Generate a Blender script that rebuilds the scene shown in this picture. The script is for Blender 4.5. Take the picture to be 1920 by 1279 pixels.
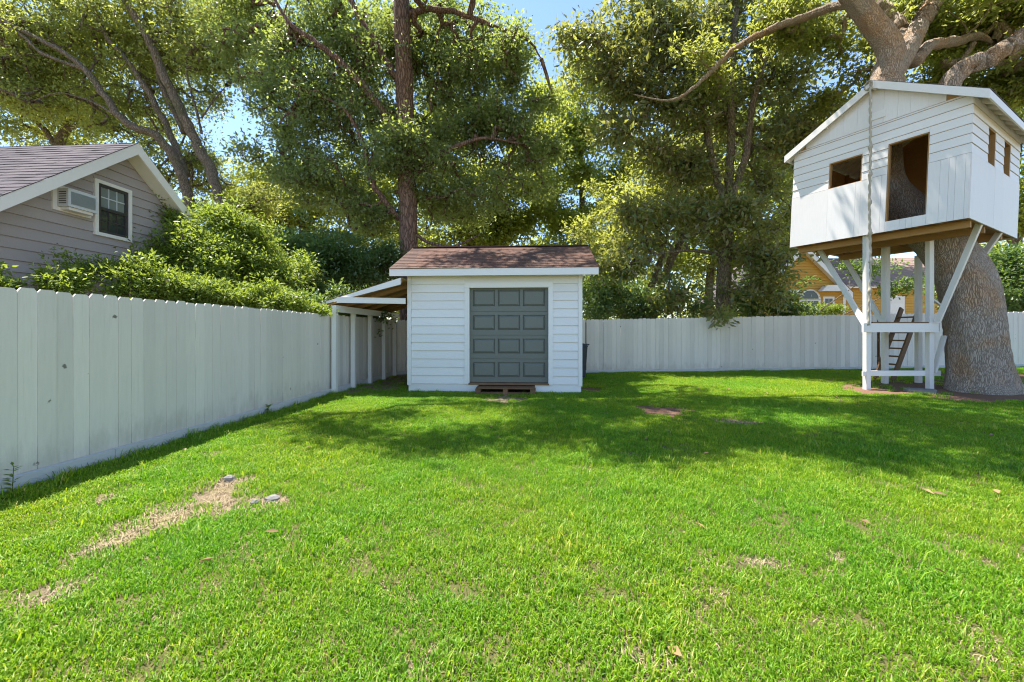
import bpy, math, random
import numpy as np
from mathutils import Vector

for o in list(bpy.data.objects): bpy.data.objects.remove(o)
random.seed(7); RNG = np.random.default_rng(7)
SC = bpy.context.scene
COL = SC.collection
F, CX, CY, CAMZ = 745.0, 960.0, 623.0, 1.4        # focal length and horizon in photo pixels (1920 wide), camera height

# ------------------------------------------------------------------ camera
cd = bpy.data.cameras.new('camera'); cam = bpy.data.objects.new('camera', cd); COL.objects.link(cam)
cam.location = (0, 0, CAMZ); cam.rotation_euler = (math.radians(90), 0, 0)
cd.sensor_width = 36; cd.lens = 36 * F / 1920; cd.shift_y = -(639.5 - CY) / 1920
cd.clip_start = 0.05; cd.clip_end = 3000
SC.camera = cam

# ------------------------------------------------------------------ sky, sun, exposure
SUN = Vector((-0.28, 0.20, 1.0)).normalized()
world = bpy.data.worlds.new('World'); SC.world = world; world.use_nodes = True
nt = world.node_tree; nt.nodes.clear()
sky = nt.nodes.new('ShaderNodeTexSky'); sky.sky_type = 'NISHITA'; sky.sun_disc = False
sky.sun_elevation = math.asin(SUN.z); sky.sun_rotation = math.atan2(SUN.x, SUN.y)
sky.air_density = 1.0; sky.dust_density = 0.15; sky.ozone_density = 2.5
bg = nt.nodes.new('ShaderNodeBackground'); bg.inputs['Strength'].default_value = 0.13
wo = nt.nodes.new('ShaderNodeOutputWorld')
nt.links.new(sky.outputs[0], bg.inputs[0]); nt.links.new(bg.outputs[0], wo.inputs[0])
sd = bpy.data.lights.new('sun', 'SUN'); sd.energy = 5.0; sd.angle = math.radians(0.55); sd.color = (1.0, 0.95, 0.86)
sun = bpy.data.objects.new('sun', sd); COL.objects.link(sun)
sun.rotation_euler = SUN.to_track_quat('Z', 'Y').to_euler(); sun.location = (-10, 10, 30)
SC.view_settings.view_transform = 'Standard'; SC.view_settings.look = 'None'
SC.view_settings.gamma = 1; SC.view_settings.exposure = 1.37; SC.view_settings.use_curve_mapping = False
SC.cycles.max_bounces = 12; SC.cycles.diffuse_bounces = 8; SC.cycles.glossy_bounces = 2
SC.cycles.transmission_bounces = 8; SC.cycles.transparent_max_bounces = 6; SC.cycles.sample_clamp_indirect = 6
SC.cycles.use_denoising = True; SC.cycles.filter_width = 1.1

# ------------------------------------------------------------------ helpers
def P(x, y, d): return Vector(((x - CX) * d / F, d, CAMZ - (y - CY) * d / F))
def gz(X, Y):
    r = 0.0175 * np.maximum(0, np.asarray(X, float) - 1.0) * np.clip(np.asarray(Y, float) / 9.0, 0, 1)
    return np.minimum(r, 0.34)
def ground_px(x, y):
    d = F * CAMZ / (y - CY)
    for _ in range(6): d = F * (CAMZ - float(gz((x - CX) * d / F, d))) / (y - CY)
    return np.array([(x - CX) * d / F, d])

def tag(o, label=None, cat=None, group=None, kind=None):
    if label: o['label'] = label
    if cat: o['category'] = cat
    if group: o['group'] = group
    if kind: o['kind'] = kind
    return o
def empty(name, loc, label, cat, group=None):
    o = bpy.data.objects.new(name, None); COL.objects.link(o); o.location = loc; o.empty_display_size = .1
    return tag(o, label, cat, group)
def link(name, me, parent=None):
    o = bpy.data.objects.new(name, me); COL.objects.link(o)
    if parent is not None:
        o.parent = parent
        w = Vector((0, 0, 0)); p = parent
        while p is not None: w += p.location; p = p.parent
        o.location = -w                       # parents are only ever translated
    return o
class MB:
    def __init__(s): s.v = []; s.f = []
    def add(s, v, f):
        b = len(s.v); s.v += [tuple(p) for p in v]; s.f += [tuple(i + b for i in q) for q in f]; return s
    def hexa(s, c):      # c: 8 points, bottom ring 0-3, top ring 4-7
        return s.add(c, [(3, 2, 1, 0), (4, 5, 6, 7), (0, 1, 5, 4), (1, 2, 6, 5), (2, 3, 7, 6), (3, 0, 4, 7)])
    def box(s, a, b):
        x0, y0, z0 = a; x1, y1, z1 = b
        return s.hexa([(x0, y0, z0), (x1, y0, z0), (x1, y1, z0), (x0, y1, z0), (x0, y0, z1), (x1, y0, z1), (x1, y1, z1), (x0, y1, z1)])
    def prism(s, poly, off):
        n = len(poly); off = Vector(off)
        v = [Vector(p) for p in poly] + [Vector(p) + off for p in poly]
        f = [tuple(range(n - 1, -1, -1)), tuple(range(n, 2 * n))] + [(i, (i + 1) % n, n + (i + 1) % n, n + i) for i in range(n)]
        return s.add(v, f)
    def beam(s, a, b, w, h, up=(0, 0, 1)):
        a, b = Vector(a), Vector(b); t = (b - a).normalized(); up = Vector(up)
        x = t.cross(up); x = x.normalized() if x.length > 1e-4 else Vector((1, 0, 0)); y = x.cross(t).normalized()
        x *= w / 2; y *= h / 2
        return s.hexa([a - x - y, a + x - y, a + x + y, a - x + y, b - x - y, b + x - y, b + x + y, b - x + y])
    def tube(s, pts, rad, seg=8, caps=True, jit=0.0):
        pts = [Vector(p) for p in pts]; n = len(pts); rings = []
        up = Vector((0.31, 0.17, 0.93))
        for i in range(n):
            t = (pts[min(i + 1, n - 1)] - pts[max(i - 1, 0)]).normalized()
            x = t.cross(up)
            if x.length < 1e-3: x = t.cross(Vector((1, 0, 0)))
            x.normalize(); y = x.cross(t); up = y.cross(x) * 0 + up
            wob = (lambda a: 1 + jit * (random.random() - .5)) if seg < 20 else (lambda a: 1 + jit * (.8 * math.sin(3 * a + i * .05) + .6 * math.sin(5 * a + 1.3 - i * .09) + .5 * math.sin(9 * a + i * .13 + .7) + .5 * (random.random() - .5)))
            rings.append([pts[i] + (x * math.cos(a) + y * math.sin(a)) * rad[i] * wob(a) for a in [2 * math.pi * k / seg for k in range(seg)]])
        v = [p for r in rings for p in r]
        f = [(i * seg + k, i * seg + (k + 1) % seg, (i + 1) * seg + (k + 1) % seg, (i + 1) * seg + k) for i in range(n - 1) for k in range(seg)]
        if caps: f += [tuple(range(seg - 1, -1, -1)), tuple((n - 1) * seg + k for k in range(seg))]
        return s.add(v, f)
    def mesh(s, name, mat, smooth=False):
        me = bpy.data.meshes.new(name); me.from_pydata(s.v, [], s.f); me.update()
        if mat: me.materials.append(mat)
        if smooth: me.polygons.foreach_set('use_smooth', [True] * len(me.polygons))
        import bmesh
        bm = bmesh.new(); bm.from_mesh(me); bmesh.ops.recalc_face_normals(bm, faces=bm.faces); bm.to_mesh(me); bm.free()
        return me
    def obj(s, name, mat, parent=None, smooth=False): return link(name, s.mesh(name, mat, smooth), parent)
class Frame:
    """a wall or roof plane: u along it, z up it, n out of it"""
    def __init__(s, O, eu, ez, en): s.O, s.eu, s.ez, s.en = Vector(O), Vector(eu), Vector(ez), Vector(en)
    def p(s, u, z, n=0): return s.O + s.eu * u + s.ez * z + s.en * n
    def box(s, mb, u0, u1, z0, z1, n0, n1):
        return mb.hexa([s.p(u0, z0, n0), s.p(u1, z0, n0), s.p(u1, z0, n1), s.p(u0, z0, n1), s.p(u0, z1, n0), s.p(u1, z1, n0), s.p(u1, z1, n1), s.p(u0, z1, n1)])
    def lap(s, mb, u0, u1, z0, z1, n, t=0.026, ul=None, ur=None):     # lap board: bottom edge proud
        a, b = (u0, u1) if ul is None else (ul, ur)
        return mb.hexa([s.p(u0, z0, n), s.p(u1, z0, n), s.p(u1, z0, n + t), s.p(u0, z0, n + t), s.p(a, z1, n), s.p(b, z1, n), s.p(b, z1, n + .004), s.p(a, z1, n + .004)])
    def prism(s, mb, poly, n0, n1): return mb.prism([s.p(u, z, n0) for u, z in poly], s.en * (n1 - n0))
def spans(u0, u1, z0, z1, holes):
    """intervals of [u0,u1] left free by the holes (a,b,c,d) that meet the course z0..z1"""
    cuts = sorted((max(a, u0), min(b, u1)) for a, b, c, d in holes if c < z1 - .004 and d > z0 + .004 and b > u0 and a < u1)
    out = []; u = u0
    for a, b in cuts:
        if a - u > .01: out.append((u, a))
        u = max(u, b)
    if u1 - u > .01: out.append((u, u1))
    return out
def lap_wall(Fm, u0, u1, z0, z1, expo, holes, mat, parent, n=0.0, name='siding_board', clip=None, t=.026, gap=.009):
    z = z0; k = 0
    while z < z1 - .02:
        zt = min(z + expo, z1); ul, ur = u0, u1
        a, b = (u0, u1) if clip is None else clip(z)
        a2, b2 = (u0, u1) if clip is None else clip(zt)
        if b - a > .03:
            pcs = [(s0, s1, z, zt) for s0, s1 in spans(a, b, z, zt, holes)]
            for h in holes:                                     # short pieces above and below an opening
                if h[2] < zt - .004 and h[3] > z + .004 and h[1] > a and h[0] < b:
                    if h[2] > z + .02: pcs.append((max(a, h[0]), min(b, h[1]), z, h[2] + gap / 2))
                    if h[3] < zt - .02: pcs.append((max(a, h[0]), min(b, h[1]), h[3] - gap / 2, zt))
            for s0, s1, c0, c1 in pcs:
                mb = MB(); e0 = a2 if (clip and abs(s0 - a) < 1e-6) else s0; e1 = b2 if (clip and abs(s1 - b) < 1e-6) else s1
                if e1 < e0: e0 = e1 = (e0 + e1) / 2
                Fm.lap(mb, s0 + .001, s1 - .001, c0 + gap / 2, c1 - gap / 2, n, t, e0 + .001, e1 - .001)
                mb.obj(name, mat, parent)
        z = zt; k += 1
def holed_panel(Fm, mb, u0, u1, z0, z1, n0, n1, holes):
    us = sorted(set([u0, u1] + [h for hh in holes for h in hh[:2]])); zs = sorted(set([z0, z1] + [h for hh in holes for h in hh[2:]]))
    for a, b in zip(us[:-1], us[1:]):
        for c, d in zip(zs[:-1], zs[1:]):
            if any(a >= h[0] - 1e-6 and b <= h[1] + 1e-6 and c >= h[2] - 1e-6 and d <= h[3] + 1e-6 for h in holes): continue
            Fm.box(mb, a, b, c, d, n0, n1)

# ------------------------------------------------------------------ materials
def newmat(name):
    m = bpy.data.materials.new(name); m.use_nodes = True; t = m.node_tree; t.nodes.clear()
    out = t.nodes.new('ShaderNodeOutputMaterial'); return m, t, out
def N(t, kind, **kw):
    n = t.nodes.new('ShaderNode' + kind)
    for k, v in kw.items():
        if k.startswith('_'): setattr(n, k[1:], v)
        else: n.inputs[k].default_value = v
    return n
def ramp(t, fac, stops):
    r = t.nodes.new('ShaderNodeValToRGB'); e = r.color_ramp.elements
    while len(e) < len(stops): e.new(0.5)
    for i, (p, c) in enumerate(stops): e[i].position = p; e[i].color = (*c, 1) if len(c) == 3 else c
    t.links.new(fac, r.inputs[0]); return r.outputs[0]
def mixc(t, fac, a, b, mode='MIX'):
    m = t.nodes.new('ShaderNodeMix'); m.data_type = 'RGBA'; m.blend_type = mode
    for s, v in ((m.inputs[0], fac), (m.inputs[6], a), (m.inputs[7], b)):
        if isinstance(v, (int, float)): s.default_value = v
        elif isinstance(v, tuple): s.default_value = (*v, 1)
        else: t.links.new(v, s)
    return m.outputs[2]
def math_(t, op, a, b=0.0):
    m = t.nodes.new('ShaderNodeMath'); m.operation = op
    for s, v in ((m.inputs[0], a), (m.inputs[1], b)):
        if isinstance(v, (int, float)): s.default_value = v
        else: t.links.new(v, s)
    return m.outputs[0]
def pos(t, scale=(1, 1, 1), local=False):
    m = N(t, 'Mapping'); m.inputs['Scale'].default_value = scale
    if local: t.links.new(t.nodes.new('ShaderNodeTexCoord').outputs['Object'], m.inputs[0])
    else: t.links.new(t.nodes.new('ShaderNodeNewGeometry').outputs['Position'], m.inputs[0])
    return m.outputs[0]
def noise(t, vec, scale, detail=4, rough=.55):
    n = N(t, 'TexNoise', Scale=scale, Detail=detail, Roughness=rough); t.links.new(vec, n.inputs['Vector']); return n.outputs[0]
def bump(t, h, strength, dist, bsdf):
    b = N(t, 'Bump', Strength=strength, Distance=dist); t.links.new(h, b.inputs['Height']); t.links.new(b.outputs[0], bsdf.inputs['Normal'])
def principled(t, out, rough=.6, spec=.35):
    b = N(t, 'BsdfPrincipled', Roughness=rough); b.inputs['Specular IOR Level'].default_value = spec
    t.links.new(b.outputs[0], out.inputs[0]); return b

def paint(name, c, grain=(3, 3, 3), var=.10, rough=.55, knots=False, stain=(.35, .33, .28), stain_amt=.35, obj_var=.06):
    m, t, out = newmat(name); b = principled(t, out, rough)
    v = pos(t, grain); n1 = noise(t, v, 4, 5); n2 = noise(t, pos(t, (1, 1, 1)), 1.3, 5, .6); n3 = noise(t, pos(t, tuple(g * 6 for g in grain)), 5, 3)
    col = mixc(t, n1, tuple(x * (1 - var) for x in c), c)
    w = ramp(t, n2, [(.52, (0, 0, 0)), (.78, (1, 1, 1))])
    col = mixc(t, math_(t, 'MULTIPLY', w, stain_amt), col, tuple(x * .35 + y * .65 for x, y in zip(stain, c)))
    oi = t.nodes.new('ShaderNodeObjectInfo')
    k = math_(t, 'ADD', math_(t, 'MULTIPLY', oi.outputs['Random'], obj_var), 1 - obj_var)
    hs = N(t, 'HueSaturation'); t.links.new(col, hs.inputs['Color']); t.links.new(k, hs.inputs['Value']); col = hs.outputs[0]
    if knots:
        vo = N(t, 'TexVoronoi', Scale=3.0); t.links.new(pos(t, (1, 1, .8)), vo.inputs['Vector'])
        wob = math_(t, 'ADD', vo.outputs['Distance'], math_(t, 'MULTIPLY', noise(t, pos(t), 38, 3), .16))
        kn = ramp(t, wob, [(.115, (1, 1, 1)), (.145, (0, 0, 0))])
        sel = math_(t, 'GREATER_THAN', N_sep(t, vo.outputs['Color']), .45)
        col = mixc(t, math_(t, 'MULTIPLY', kn, math_(t, 'MULTIPLY', sel, .85)), col, (.10, .085, .07))
    if knots:                                            # soil splashed up the foot of the boards, streaks in the paint
        sx = t.nodes.new('ShaderNodeSeparateXYZ'); t.links.new(pos(t), sx.inputs[0])
        hgt = math_(t, 'ADD', sx.outputs[2], math_(t, 'MULTIPLY', math_(t, 'SUBTRACT', noise(t, pos(t, (3, 3, 1)), 2.5, 5, .7), .5), .9))
        col = mixc(t, math_(t, 'MULTIPLY', ramp(t, hgt, [(.08, (1, 1, 1)), (.42, (0, 0, 0))]), .45), col, (.36, .31, .25))
        st = noise(t, pos(t, (16, 16, .7)), 2.0, 5, .75); col = mixc(t, math_(t, 'MULTIPLY', ramp(t, st, [(.56, (0, 0, 0)), (.74, (1, 1, 1))]), .35), col, (.50, .46, .38))
    t.links.new(col, b.inputs['Base Color'])
    bump(t, math_(t, 'ADD', n1, math_(t, 'MULTIPLY', n3, .5)), .25, .006, b)
    return m
def N_sep(t, c):
    s = t.nodes.new('ShaderNodeSeparateColor'); t.links.new(c, s.inputs[0]); return s.outputs[0]
def wood(name, c1, c2, grain=(2, 2, 14), rough=.7):
    m, t, out = newmat(name); b = principled(t, out, rough, .25)
    n1 = noise(t, pos(t, grain), 5, 5, .65); n2 = noise(t, pos(t), 2.2, 3)
    col = mixc(t, n1, c1, c2); col = mixc(t, math_(t, 'MULTIPLY', n2, .5), col, tuple(x * .6 for x in c1))
    oi = t.nodes.new('ShaderNodeObjectInfo'); hs = N(t, 'HueSaturation'); t.links.new(col, hs.inputs['Color'])
    t.links.new(math_(t, 'ADD', math_(t, 'MULTIPLY', oi.outputs['Random'], .35), .8), hs.inputs['Value'])
    t.links.new(hs.outputs[0], b.inputs['Base Color']); bump(t, n1, .35, .01, b); return m
def plain(name, c, rough=.5, metal=0.0, bumpy=0):
    m, t, out = newmat(name); b = principled(t, out, rough); b.inputs['Metallic'].default_value = metal
    n = noise(t, pos(t), 6, 5); t.links.new(mixc(t, n, tuple(x * .82 for x in c), tuple(min(1, x * 1.1) for x in c)), b.inputs['Base Color'])
    if bumpy: bump(t, noise(t, pos(t), bumpy, 3), .3, .01, b)
    return m
def shingle(name, cols, rough=.85):
    m, t, out = newmat(name); b = principled(t, out, rough, .2)
    g = t.nodes.new('ShaderNodeNewGeometry')
    n = noise(t, pos(t), 60, 4, .7); n2 = noise(t, pos(t), 1.5, 4)
    col = ramp(t, g.outputs['Random Per Island'], [(i / (len(cols) - 1), c) for i, c in enumerate(cols)])
    col = mixc(t, n, mixc(t, 1.0, col, (.62, .62, .62), 'MULTIPLY'), mixc(t, 1.0, col, (1.25, 1.22, 1.2), 'MULTIPLY'))
    col = mixc(t, math_(t, 'MULTIPLY', n2, .35), col, (.09, .075, .06))
    t.links.new(col, b.inputs['Base Color']); bump(t, n, .5, .006, b); return m
def bark(name, c_dark, c_mid, c_lite, sc=9, stretch=.28, tint=None, bstr=1.0):
    m, t, out = newmat(name); b = principled(t, out, .9, .15)
    wv = N(t, 'VectorMath'); wv.operation = 'ADD'
    nz = N(t, 'TexNoise', Scale=3.0, Detail=3); p0 = pos(t); t.links.new(p0, nz.inputs['Vector'])
    sc_ = N(t, 'VectorMath'); sc_.operation = 'SCALE'; sc_.inputs['Scale'].default_value = .16; t.links.new(nz.outputs['Color'], sc_.inputs[0])
    t.links.new(p0, wv.inputs[0]); t.links.new(sc_.outputs[0], wv.inputs[1])
    mp = N(t, 'Mapping'); mp.inputs['Scale'].default_value = (1, 1, stretch); t.links.new(wv.outputs[0], mp.inputs[0])
    vo = N(t, 'TexVoronoi', Scale=sc); vo.feature = 'DISTANCE_TO_EDGE'; t.links.new(mp.outputs[0], vo.inputs['Vector'])
    n1 = noise(t, mp.outputs[0], sc * 2.2, 6, .7); n2 = noise(t, p0, 1.6, 4)
    crack = ramp(t, vo.outputs['Distance'], [(0, (0, 0, 0)), (.16, (1, 1, 1))])
    h = math_(t, 'ADD', math_(t, 'MULTIPLY', crack, .7), math_(t, 'MULTIPLY', n1, .7))
    col = mixc(t, n1, c_mid, c_lite); col = mixc(t, math_(t, 'MULTIPLY', math_(t, 'SUBTRACT', 1.0, crack), .75), col, c_dark)
    if tint: col = mixc(t, ramp(t, n2, [(.48, (0, 0, 0)), (.66, (1, 1, 1))]), col, mixc(t, 1.0, col, tint, 'MULTIPLY'))
    t.links.new(col, b.inputs['Base Color']); bump(t, h, bstr, .04, b); return m
def leafmat(name, cols, trans, tfac=.42, rough=.42, spec=.45, back=None):
    """cols: ramp over the per-leaf random number; trans: colour of the light that comes through"""
    m, t, out = newmat(name)
    at = t.nodes.new('ShaderNodeAttribute'); at.attribute_name = 'rnd'
    col = ramp(t, at.outputs['Fac'], [(i / (len(cols) - 1), c) for i, c in enumerate(cols)])
    n = noise(t, pos(t), .8, 3); col = mixc(t, n, mixc(t, 1.0, col, (.7, .75, .8), 'MULTIPLY'), mixc(t, 1.0, col, (1.25, 1.2, .95), 'MULTIPLY'))
    if back:
        g = t.nodes.new('ShaderNodeNewGeometry'); col = mixc(t, g.outputs['Backfacing'], col, back)
    b = N(t, 'BsdfPrincipled', Roughness=rough); b.inputs['Specular IOR Level'].default_value = spec
    t.links.new(col, b.inputs['Base Color'])
    tr = N(t, 'BsdfTranslucent'); t.links.new(mixc(t, at.outputs['Fac'], tuple(x * .75 for x in trans), trans), tr.inputs[0])
    mx = N(t, 'MixShader', Fac=tfac); t.links.new(b.outputs[0], mx.inputs[1]); t.links.new(tr.outputs[0], mx.inputs[2]); t.links.new(mx.outputs[0], out.inputs[0])
    return m

M = {}
M['fence'] = paint('fence_paint', (.83, .755, .69), (9, 9, 1), .12, .6, knots=True, stain=(.42, .42, .36), obj_var=.16)
M['kick'] = paint('kickboard_paint', (.62, .61, .61), (2, 2, 8), .2, .65, stain=(.25, .22, .17), stain_amt=.7)
M['white'] = paint('white_paint', (.84, .795, .76), (3, 3, 9), .06, .45, stain_amt=.2)
M['whitev'] = paint('white_panel_paint', (.84, .79, .765), (14, 14, 1), .10, .5, stain_amt=.22)
M['trim'] = paint('trim_paint', (.85, .805, .77), (4, 4, 4), .06, .4, stain_amt=.15)
M['door'] = paint('door_paint', (.165, .172, .15), (5, 5, 5), .07, .38, stain=(.12, .13, .12), stain_amt=.2)
M['raw'] = wood('raw_lumber', (.38, .20, .075), (.55, .33, .14))
M['rawdark'] = wood('weathered_lumber', (.16, .085, .045), (.27, .16, .085))
M['shingle_brown'] = shingle('brown_shingles', [(.125, .066, .048), (.18, .095, .07), (.10, .06, .05), (.20, .115, .09), (.15, .075, .056)])
M['shingle_grey'] = shingle('grey_shingles', [(.085, .072, .085), (.125, .105, .12), (.065, .058, .07), (.15, .125, .135)])
M['shingle_pink'] = shingle('tan_shingles', [(.30, .21, .18), (.36, .26, .22), (.25, .18, .16)])
M['greyside'] = paint('grey_siding_paint', (.42, .365, .36), (2, 8, 8), .08, .6, stain=(.2, .18, .18), stain_amt=.3, obj_var=.06)
M['yellow'] = paint('yellow_siding_paint', (.62, .34, .055), (8, 2, 8), .08, .6, stain=(.4, .25, .08), stain_amt=.2)
M['dark'] = plain('dark_frame', (.055, .05, .048), .5)
M['bin'] = plain('bin_plastic', (.035, .042, .05), .45)
M['metal'] = plain('white_metal', (.60, .62, .65), .35, .0)
M['coil'] = plain('coil_metal', (.36, .40, .46), .3, .6, 60)
M['rope'] = wood('rope_fibre', (.42, .36, .27), (.60, .54, .44), (20, 20, 60), .9)
M['concrete'] = plain('concrete', (.42, .42, .44), .85, 0, 30)
M['stone'] = plain('stepping_stone', (.22, .205, .19), .9, 0, 18)
def glass_mat():
    m, t, out = newmat('window_glass'); b = principled(t, out, .03, .45); b.inputs['Base Color'].default_value = (.035, .042, .045, 1); return m
M['glass'] = glass_mat()
M['blind'] = plain('window_blind', (.20, .225, .215), .12)
M['bark_oak'] = bark('oak_bark', (.19, .14, .105), (.42, .325, .255), (.62, .52, .43), 42, .11, (1.12, .9, .7), .9)
M['bark_pine'] = bark('reddish_bark', (.06, .036, .027), (.21, .115, .08), (.30, .20, .155), 14, .2, (.85, .9, 1.0))
M['bark_grey'] = bark('grey_bark', (.075, .055, .04), (.23, .17, .12), (.34, .27, .20), 24, .2, (.75, .85, .65))
M['leaf_dark'] = leafmat('dark_oak_leaf', [(.08, .115, .065), (.115, .155, .08), (.15, .185, .09), (.10, .135, .08)], (.50, .60, .11), .46, .36, .65)
M['leaf_oak'] = leafmat('oak_leaf', [(.09, .13, .042), (.13, .17, .055), (.165, .19, .06), (.13, .135, .055)], (.60, .64, .11), .5, .4)
M['leaf_yellow'] = leafmat('backlit_leaf', [(.10, .14, .03), (.14, .18, .036), (.16, .19, .042), (.11, .15, .04)], (.60, .66, .08), .52, .45)
M['leaf_magnolia'] = leafmat('magnolia_leaf', [(.065, .115, .045), (.09, .145, .055), (.105, .155, .06), (.17, .15, .065)], (.54, .56, .10), .42, .28, .7, back=(.19, .165, .085))
M['leaf_azalea'] = leafmat('azalea_leaf', [(.09, .15, .03), (.13, .20, .036), (.17, .235, .045), (.11, .17, .04)], (.46, .58, .07), .42, .42)
M['leaf_shrub'] = leafmat('dark_shrub_leaf', [(.055, .105, .045), (.075, .14, .055), (.10, .165, .06)], (.32, .46, .07), .38, .38, .55)
M['grass'] = None

def ground_mat():
    m, t, out = newmat('ground_soil'); b = principled(t, out, .95, .1)
    at = t.nodes.new('ShaderNodeAttribute'); at.attribute_name = 'dirt'
    mu = t.nodes.new('ShaderNodeAttribute'); mu.attribute_name = 'mulch'
    n1 = noise(t, pos(t), 9, 6, .7); n2 = noise(t, pos(t, (40, 40, 40)), 2, 4, .7); n3 = noise(t, pos(t), 2.5, 4)
    thatch = mixc(t, n2, (.07, .085, .02), (.24, .20, .09))
    soil = mixc(t, n1, (.20, .135, .085), (.44, .35, .26)); soil = mixc(t, ramp(t, n3, [(.5, (0, 0, 0)), (.7, (1, 1, 1))]), soil, (.36, .33, .12))
    soil = mixc(t, n2, mixc(t, 1.0, soil, (.6, .58, .55), 'MULTIPLY'), soil)
    mul = mixc(t, n2, (.11, .058, .035), (.34, .20, .135))
    col = mixc(t, at.outputs['Fac'], thatch, soil); col = mixc(t, mu.outputs['Fac'], col, mul)
    t.links.new(col, b.inputs['Base Color']); bump(t, math_(t, 'ADD', n1, n2), .9, .03, b); return m
M['ground'] = ground_mat()
def grass_mat():
    m, t, out = newmat('grass_blade')
    at = t.nodes.new('ShaderNodeAttribute'); at.attribute_name = 'rnd'
    g = pos(t); n = noise(t, g, .55, 4); n2 = noise(t, g, 5, 3)
    col = ramp(t, at.outputs['Fac'], [(0, (.075, .17, .011)), (.35, (.132, .262, .014)), (.72, (.195, .325, .019)), (.93, (.275, .36, .033)), (1, (.40, .33, .15))])
    col = mixc(t, ramp(t, n, [(.35, (0, 0, 0)), (.65, (1, 1, 1))]), mixc(t, 1.0, col, (.75, .95, .9), 'MULTIPLY'), mixc(t, 1.0, col, (1.2, 1.05, 1.0), 'MULTIPLY'))
    col = mixc(t, ramp(t, n2, [(.4, (0, 0, 0)), (.7, (1, 1, 1))]), col, mixc(t, 1.0, col, (1.15, 1.08, .95), 'MULTIPLY'))
    b = N(t, 'BsdfPrincipled', Roughness=.5); b.inputs['Specular IOR Level'].default_value = .3; t.links.new(col, b.inputs['Base Color'])
    tr = N(t, 'BsdfTranslucent'); t.links.new(mixc(t, 1.0, col, (1.9, 2.0, .8), 'MULTIPLY'), tr.inputs[0])
    mx = N(t, 'MixShader', Fac=.38); t.links.new(b.outputs[0], mx.inputs[1]); t.links.new(tr.outputs[0], mx.inputs[2]); t.links.new(mx.outputs[0], out.inputs[0])
    return m
M['grass'] = grass_mat(); M['straw'] = wood('dry_straw', (.30, .22, .12), (.52, .43, .27), (3, 3, 3), .8)

# ------------------------------------------------------------------ ground
DIRT = []     # (x, y, radius, strength) bare soil
for x, y, r in [(430, 903, .17), (398, 925, .26), (350, 950, .27), (440, 945, .22), (490, 942, .16), (300, 972, .24), (250, 990, .17), (205, 930, .13),
                (195, 1012, .13), (160, 1040, .1), (110, 1108, .13), (70, 1128, .12), (45, 1140, .1),
                (1435, 1063, .07), (1318, 1055, .06), (1195, 1225, .08), (1060, 1258, .06), (1560, 1045, .07), (1790, 1040, .05), (790, 1250, .06),
                (1390, 793, .22), (1350, 788, .15), (950, 750, .42), (400, 852, .12)]:
    p = ground_px(x, y); DIRT.append((p[0], p[1], r * 1.35, .95))
DIRT += [(-3.3, 9.9, .75, 1), (-3.3, 10.8, 1.0, 1), (-3.2, 11.9, 1.1, 1), (-3.3, 12.6, 1.0, 1), (-3.75, 9.4, .4, 1)]
MULCH = []
p = ground_px(1237, 770); MULCH += [(p[0], p[1], .62, 1), (p[0] + .45, p[1] + .12, .3, .7)]
MULCH += [(7.95, 8.6, .8, 1), (8.8, 7.9, .9, 1), (9.5, 8.0, 1.0, 1), (10.3, 7.7, 1.0, 1), (8.3, 8.8, .9, 1), (11.6, 8.0, 1.2, 1), (9.6, 8.9, 1.5, 1), (10.6, 8.4, 1.35, 1), (8.3, 9.2, .8, .9), (11.6, 9.4, 1.6, 1), (9.0, 10.2, 1.4, .8), (12.9, 10.6, 1.7, 1), (1.95, 9.6, .4, 1), (1.95, 10.6, .5, .8)]
def vnoise(x, y, s, seed):
    r = np.random.default_rng(seed); g = r.random((256, 256)); X = np.asarray(x) * s; Y = np.asarray(y) * s
    i = np.floor(X).astype(int); j = np.floor(Y).astype(int); fx = X - i; fy = Y - j; fx = fx * fx * (3 - 2 * fx); fy = fy * fy * (3 - 2 * fy)
    a = g[i % 256, j % 256]; b = g[(i + 1) % 256, j % 256]; c = g[i % 256, (j + 1) % 256]; d = g[(i + 1) % 256, (j + 1) % 256]
    return (a * (1 - fx) + b * fx) * (1 - fy) + (c * (1 - fx) + d * fx) * fy
def mask(x, y, blobs):
    m = np.zeros(np.shape(x)); w = vnoise(x, y, 5, 3) * .6 + vnoise(x, y, 14, 4) * .4
    for bx, by, r, s in blobs:
        q = np.hypot(x - bx, y - by) / r + (w - .5) * .9
        m = np.maximum(m, s * np.clip((1.05 - q) / .35, 0, 1))
    return m
fine_x = np.arange(-6, 19.01, .1); fine_y = np.arange(.2, 14.21, .1)
far = np.array([.6, 1.5, 3, 6, 12, 25, 50, 100, 200, 400, 800])
gx = np.concatenate([-6 - far[::-1], fine_x, 19 + far]); gy = np.concatenate([.2 - far[::-1], fine_y, 14.2 + far])
GX, GY = np.meshgrid(gx, gy, indexing='ij')
fade = np.clip(1 - np.maximum(0, np.hypot(np.maximum(0, np.abs(GX - 6) - 13), np.maximum(0, np.abs(GY - 7) - 8))) / 60, 0, 1)
near = ((GX > -6.2) & (GX < 19.2) & (GY > 0) & (GY < 14.4))
GZ = gz(GX, GY) * fade + near * (.025 * (vnoise(GX + 50, GY + 50, .7, 8) - .5) + .012 * (vnoise(GX + 50, GY + 50, 4, 9) - .5))
md, mm = mask(GX, GY, DIRT) * near, mask(GX, GY, MULCH) * near
md = np.where(near, md, .55); GZ = GZ - .015 * np.maximum(md, mm) * near
nx, ny = GX.shape
idx = np.arange(nx * ny).reshape(nx, ny)
quads = np.stack([idx[:-1, :-1], idx[1:, :-1], idx[1:, 1:], idx[:-1, 1:]], -1).reshape(-1, 4)
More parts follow.
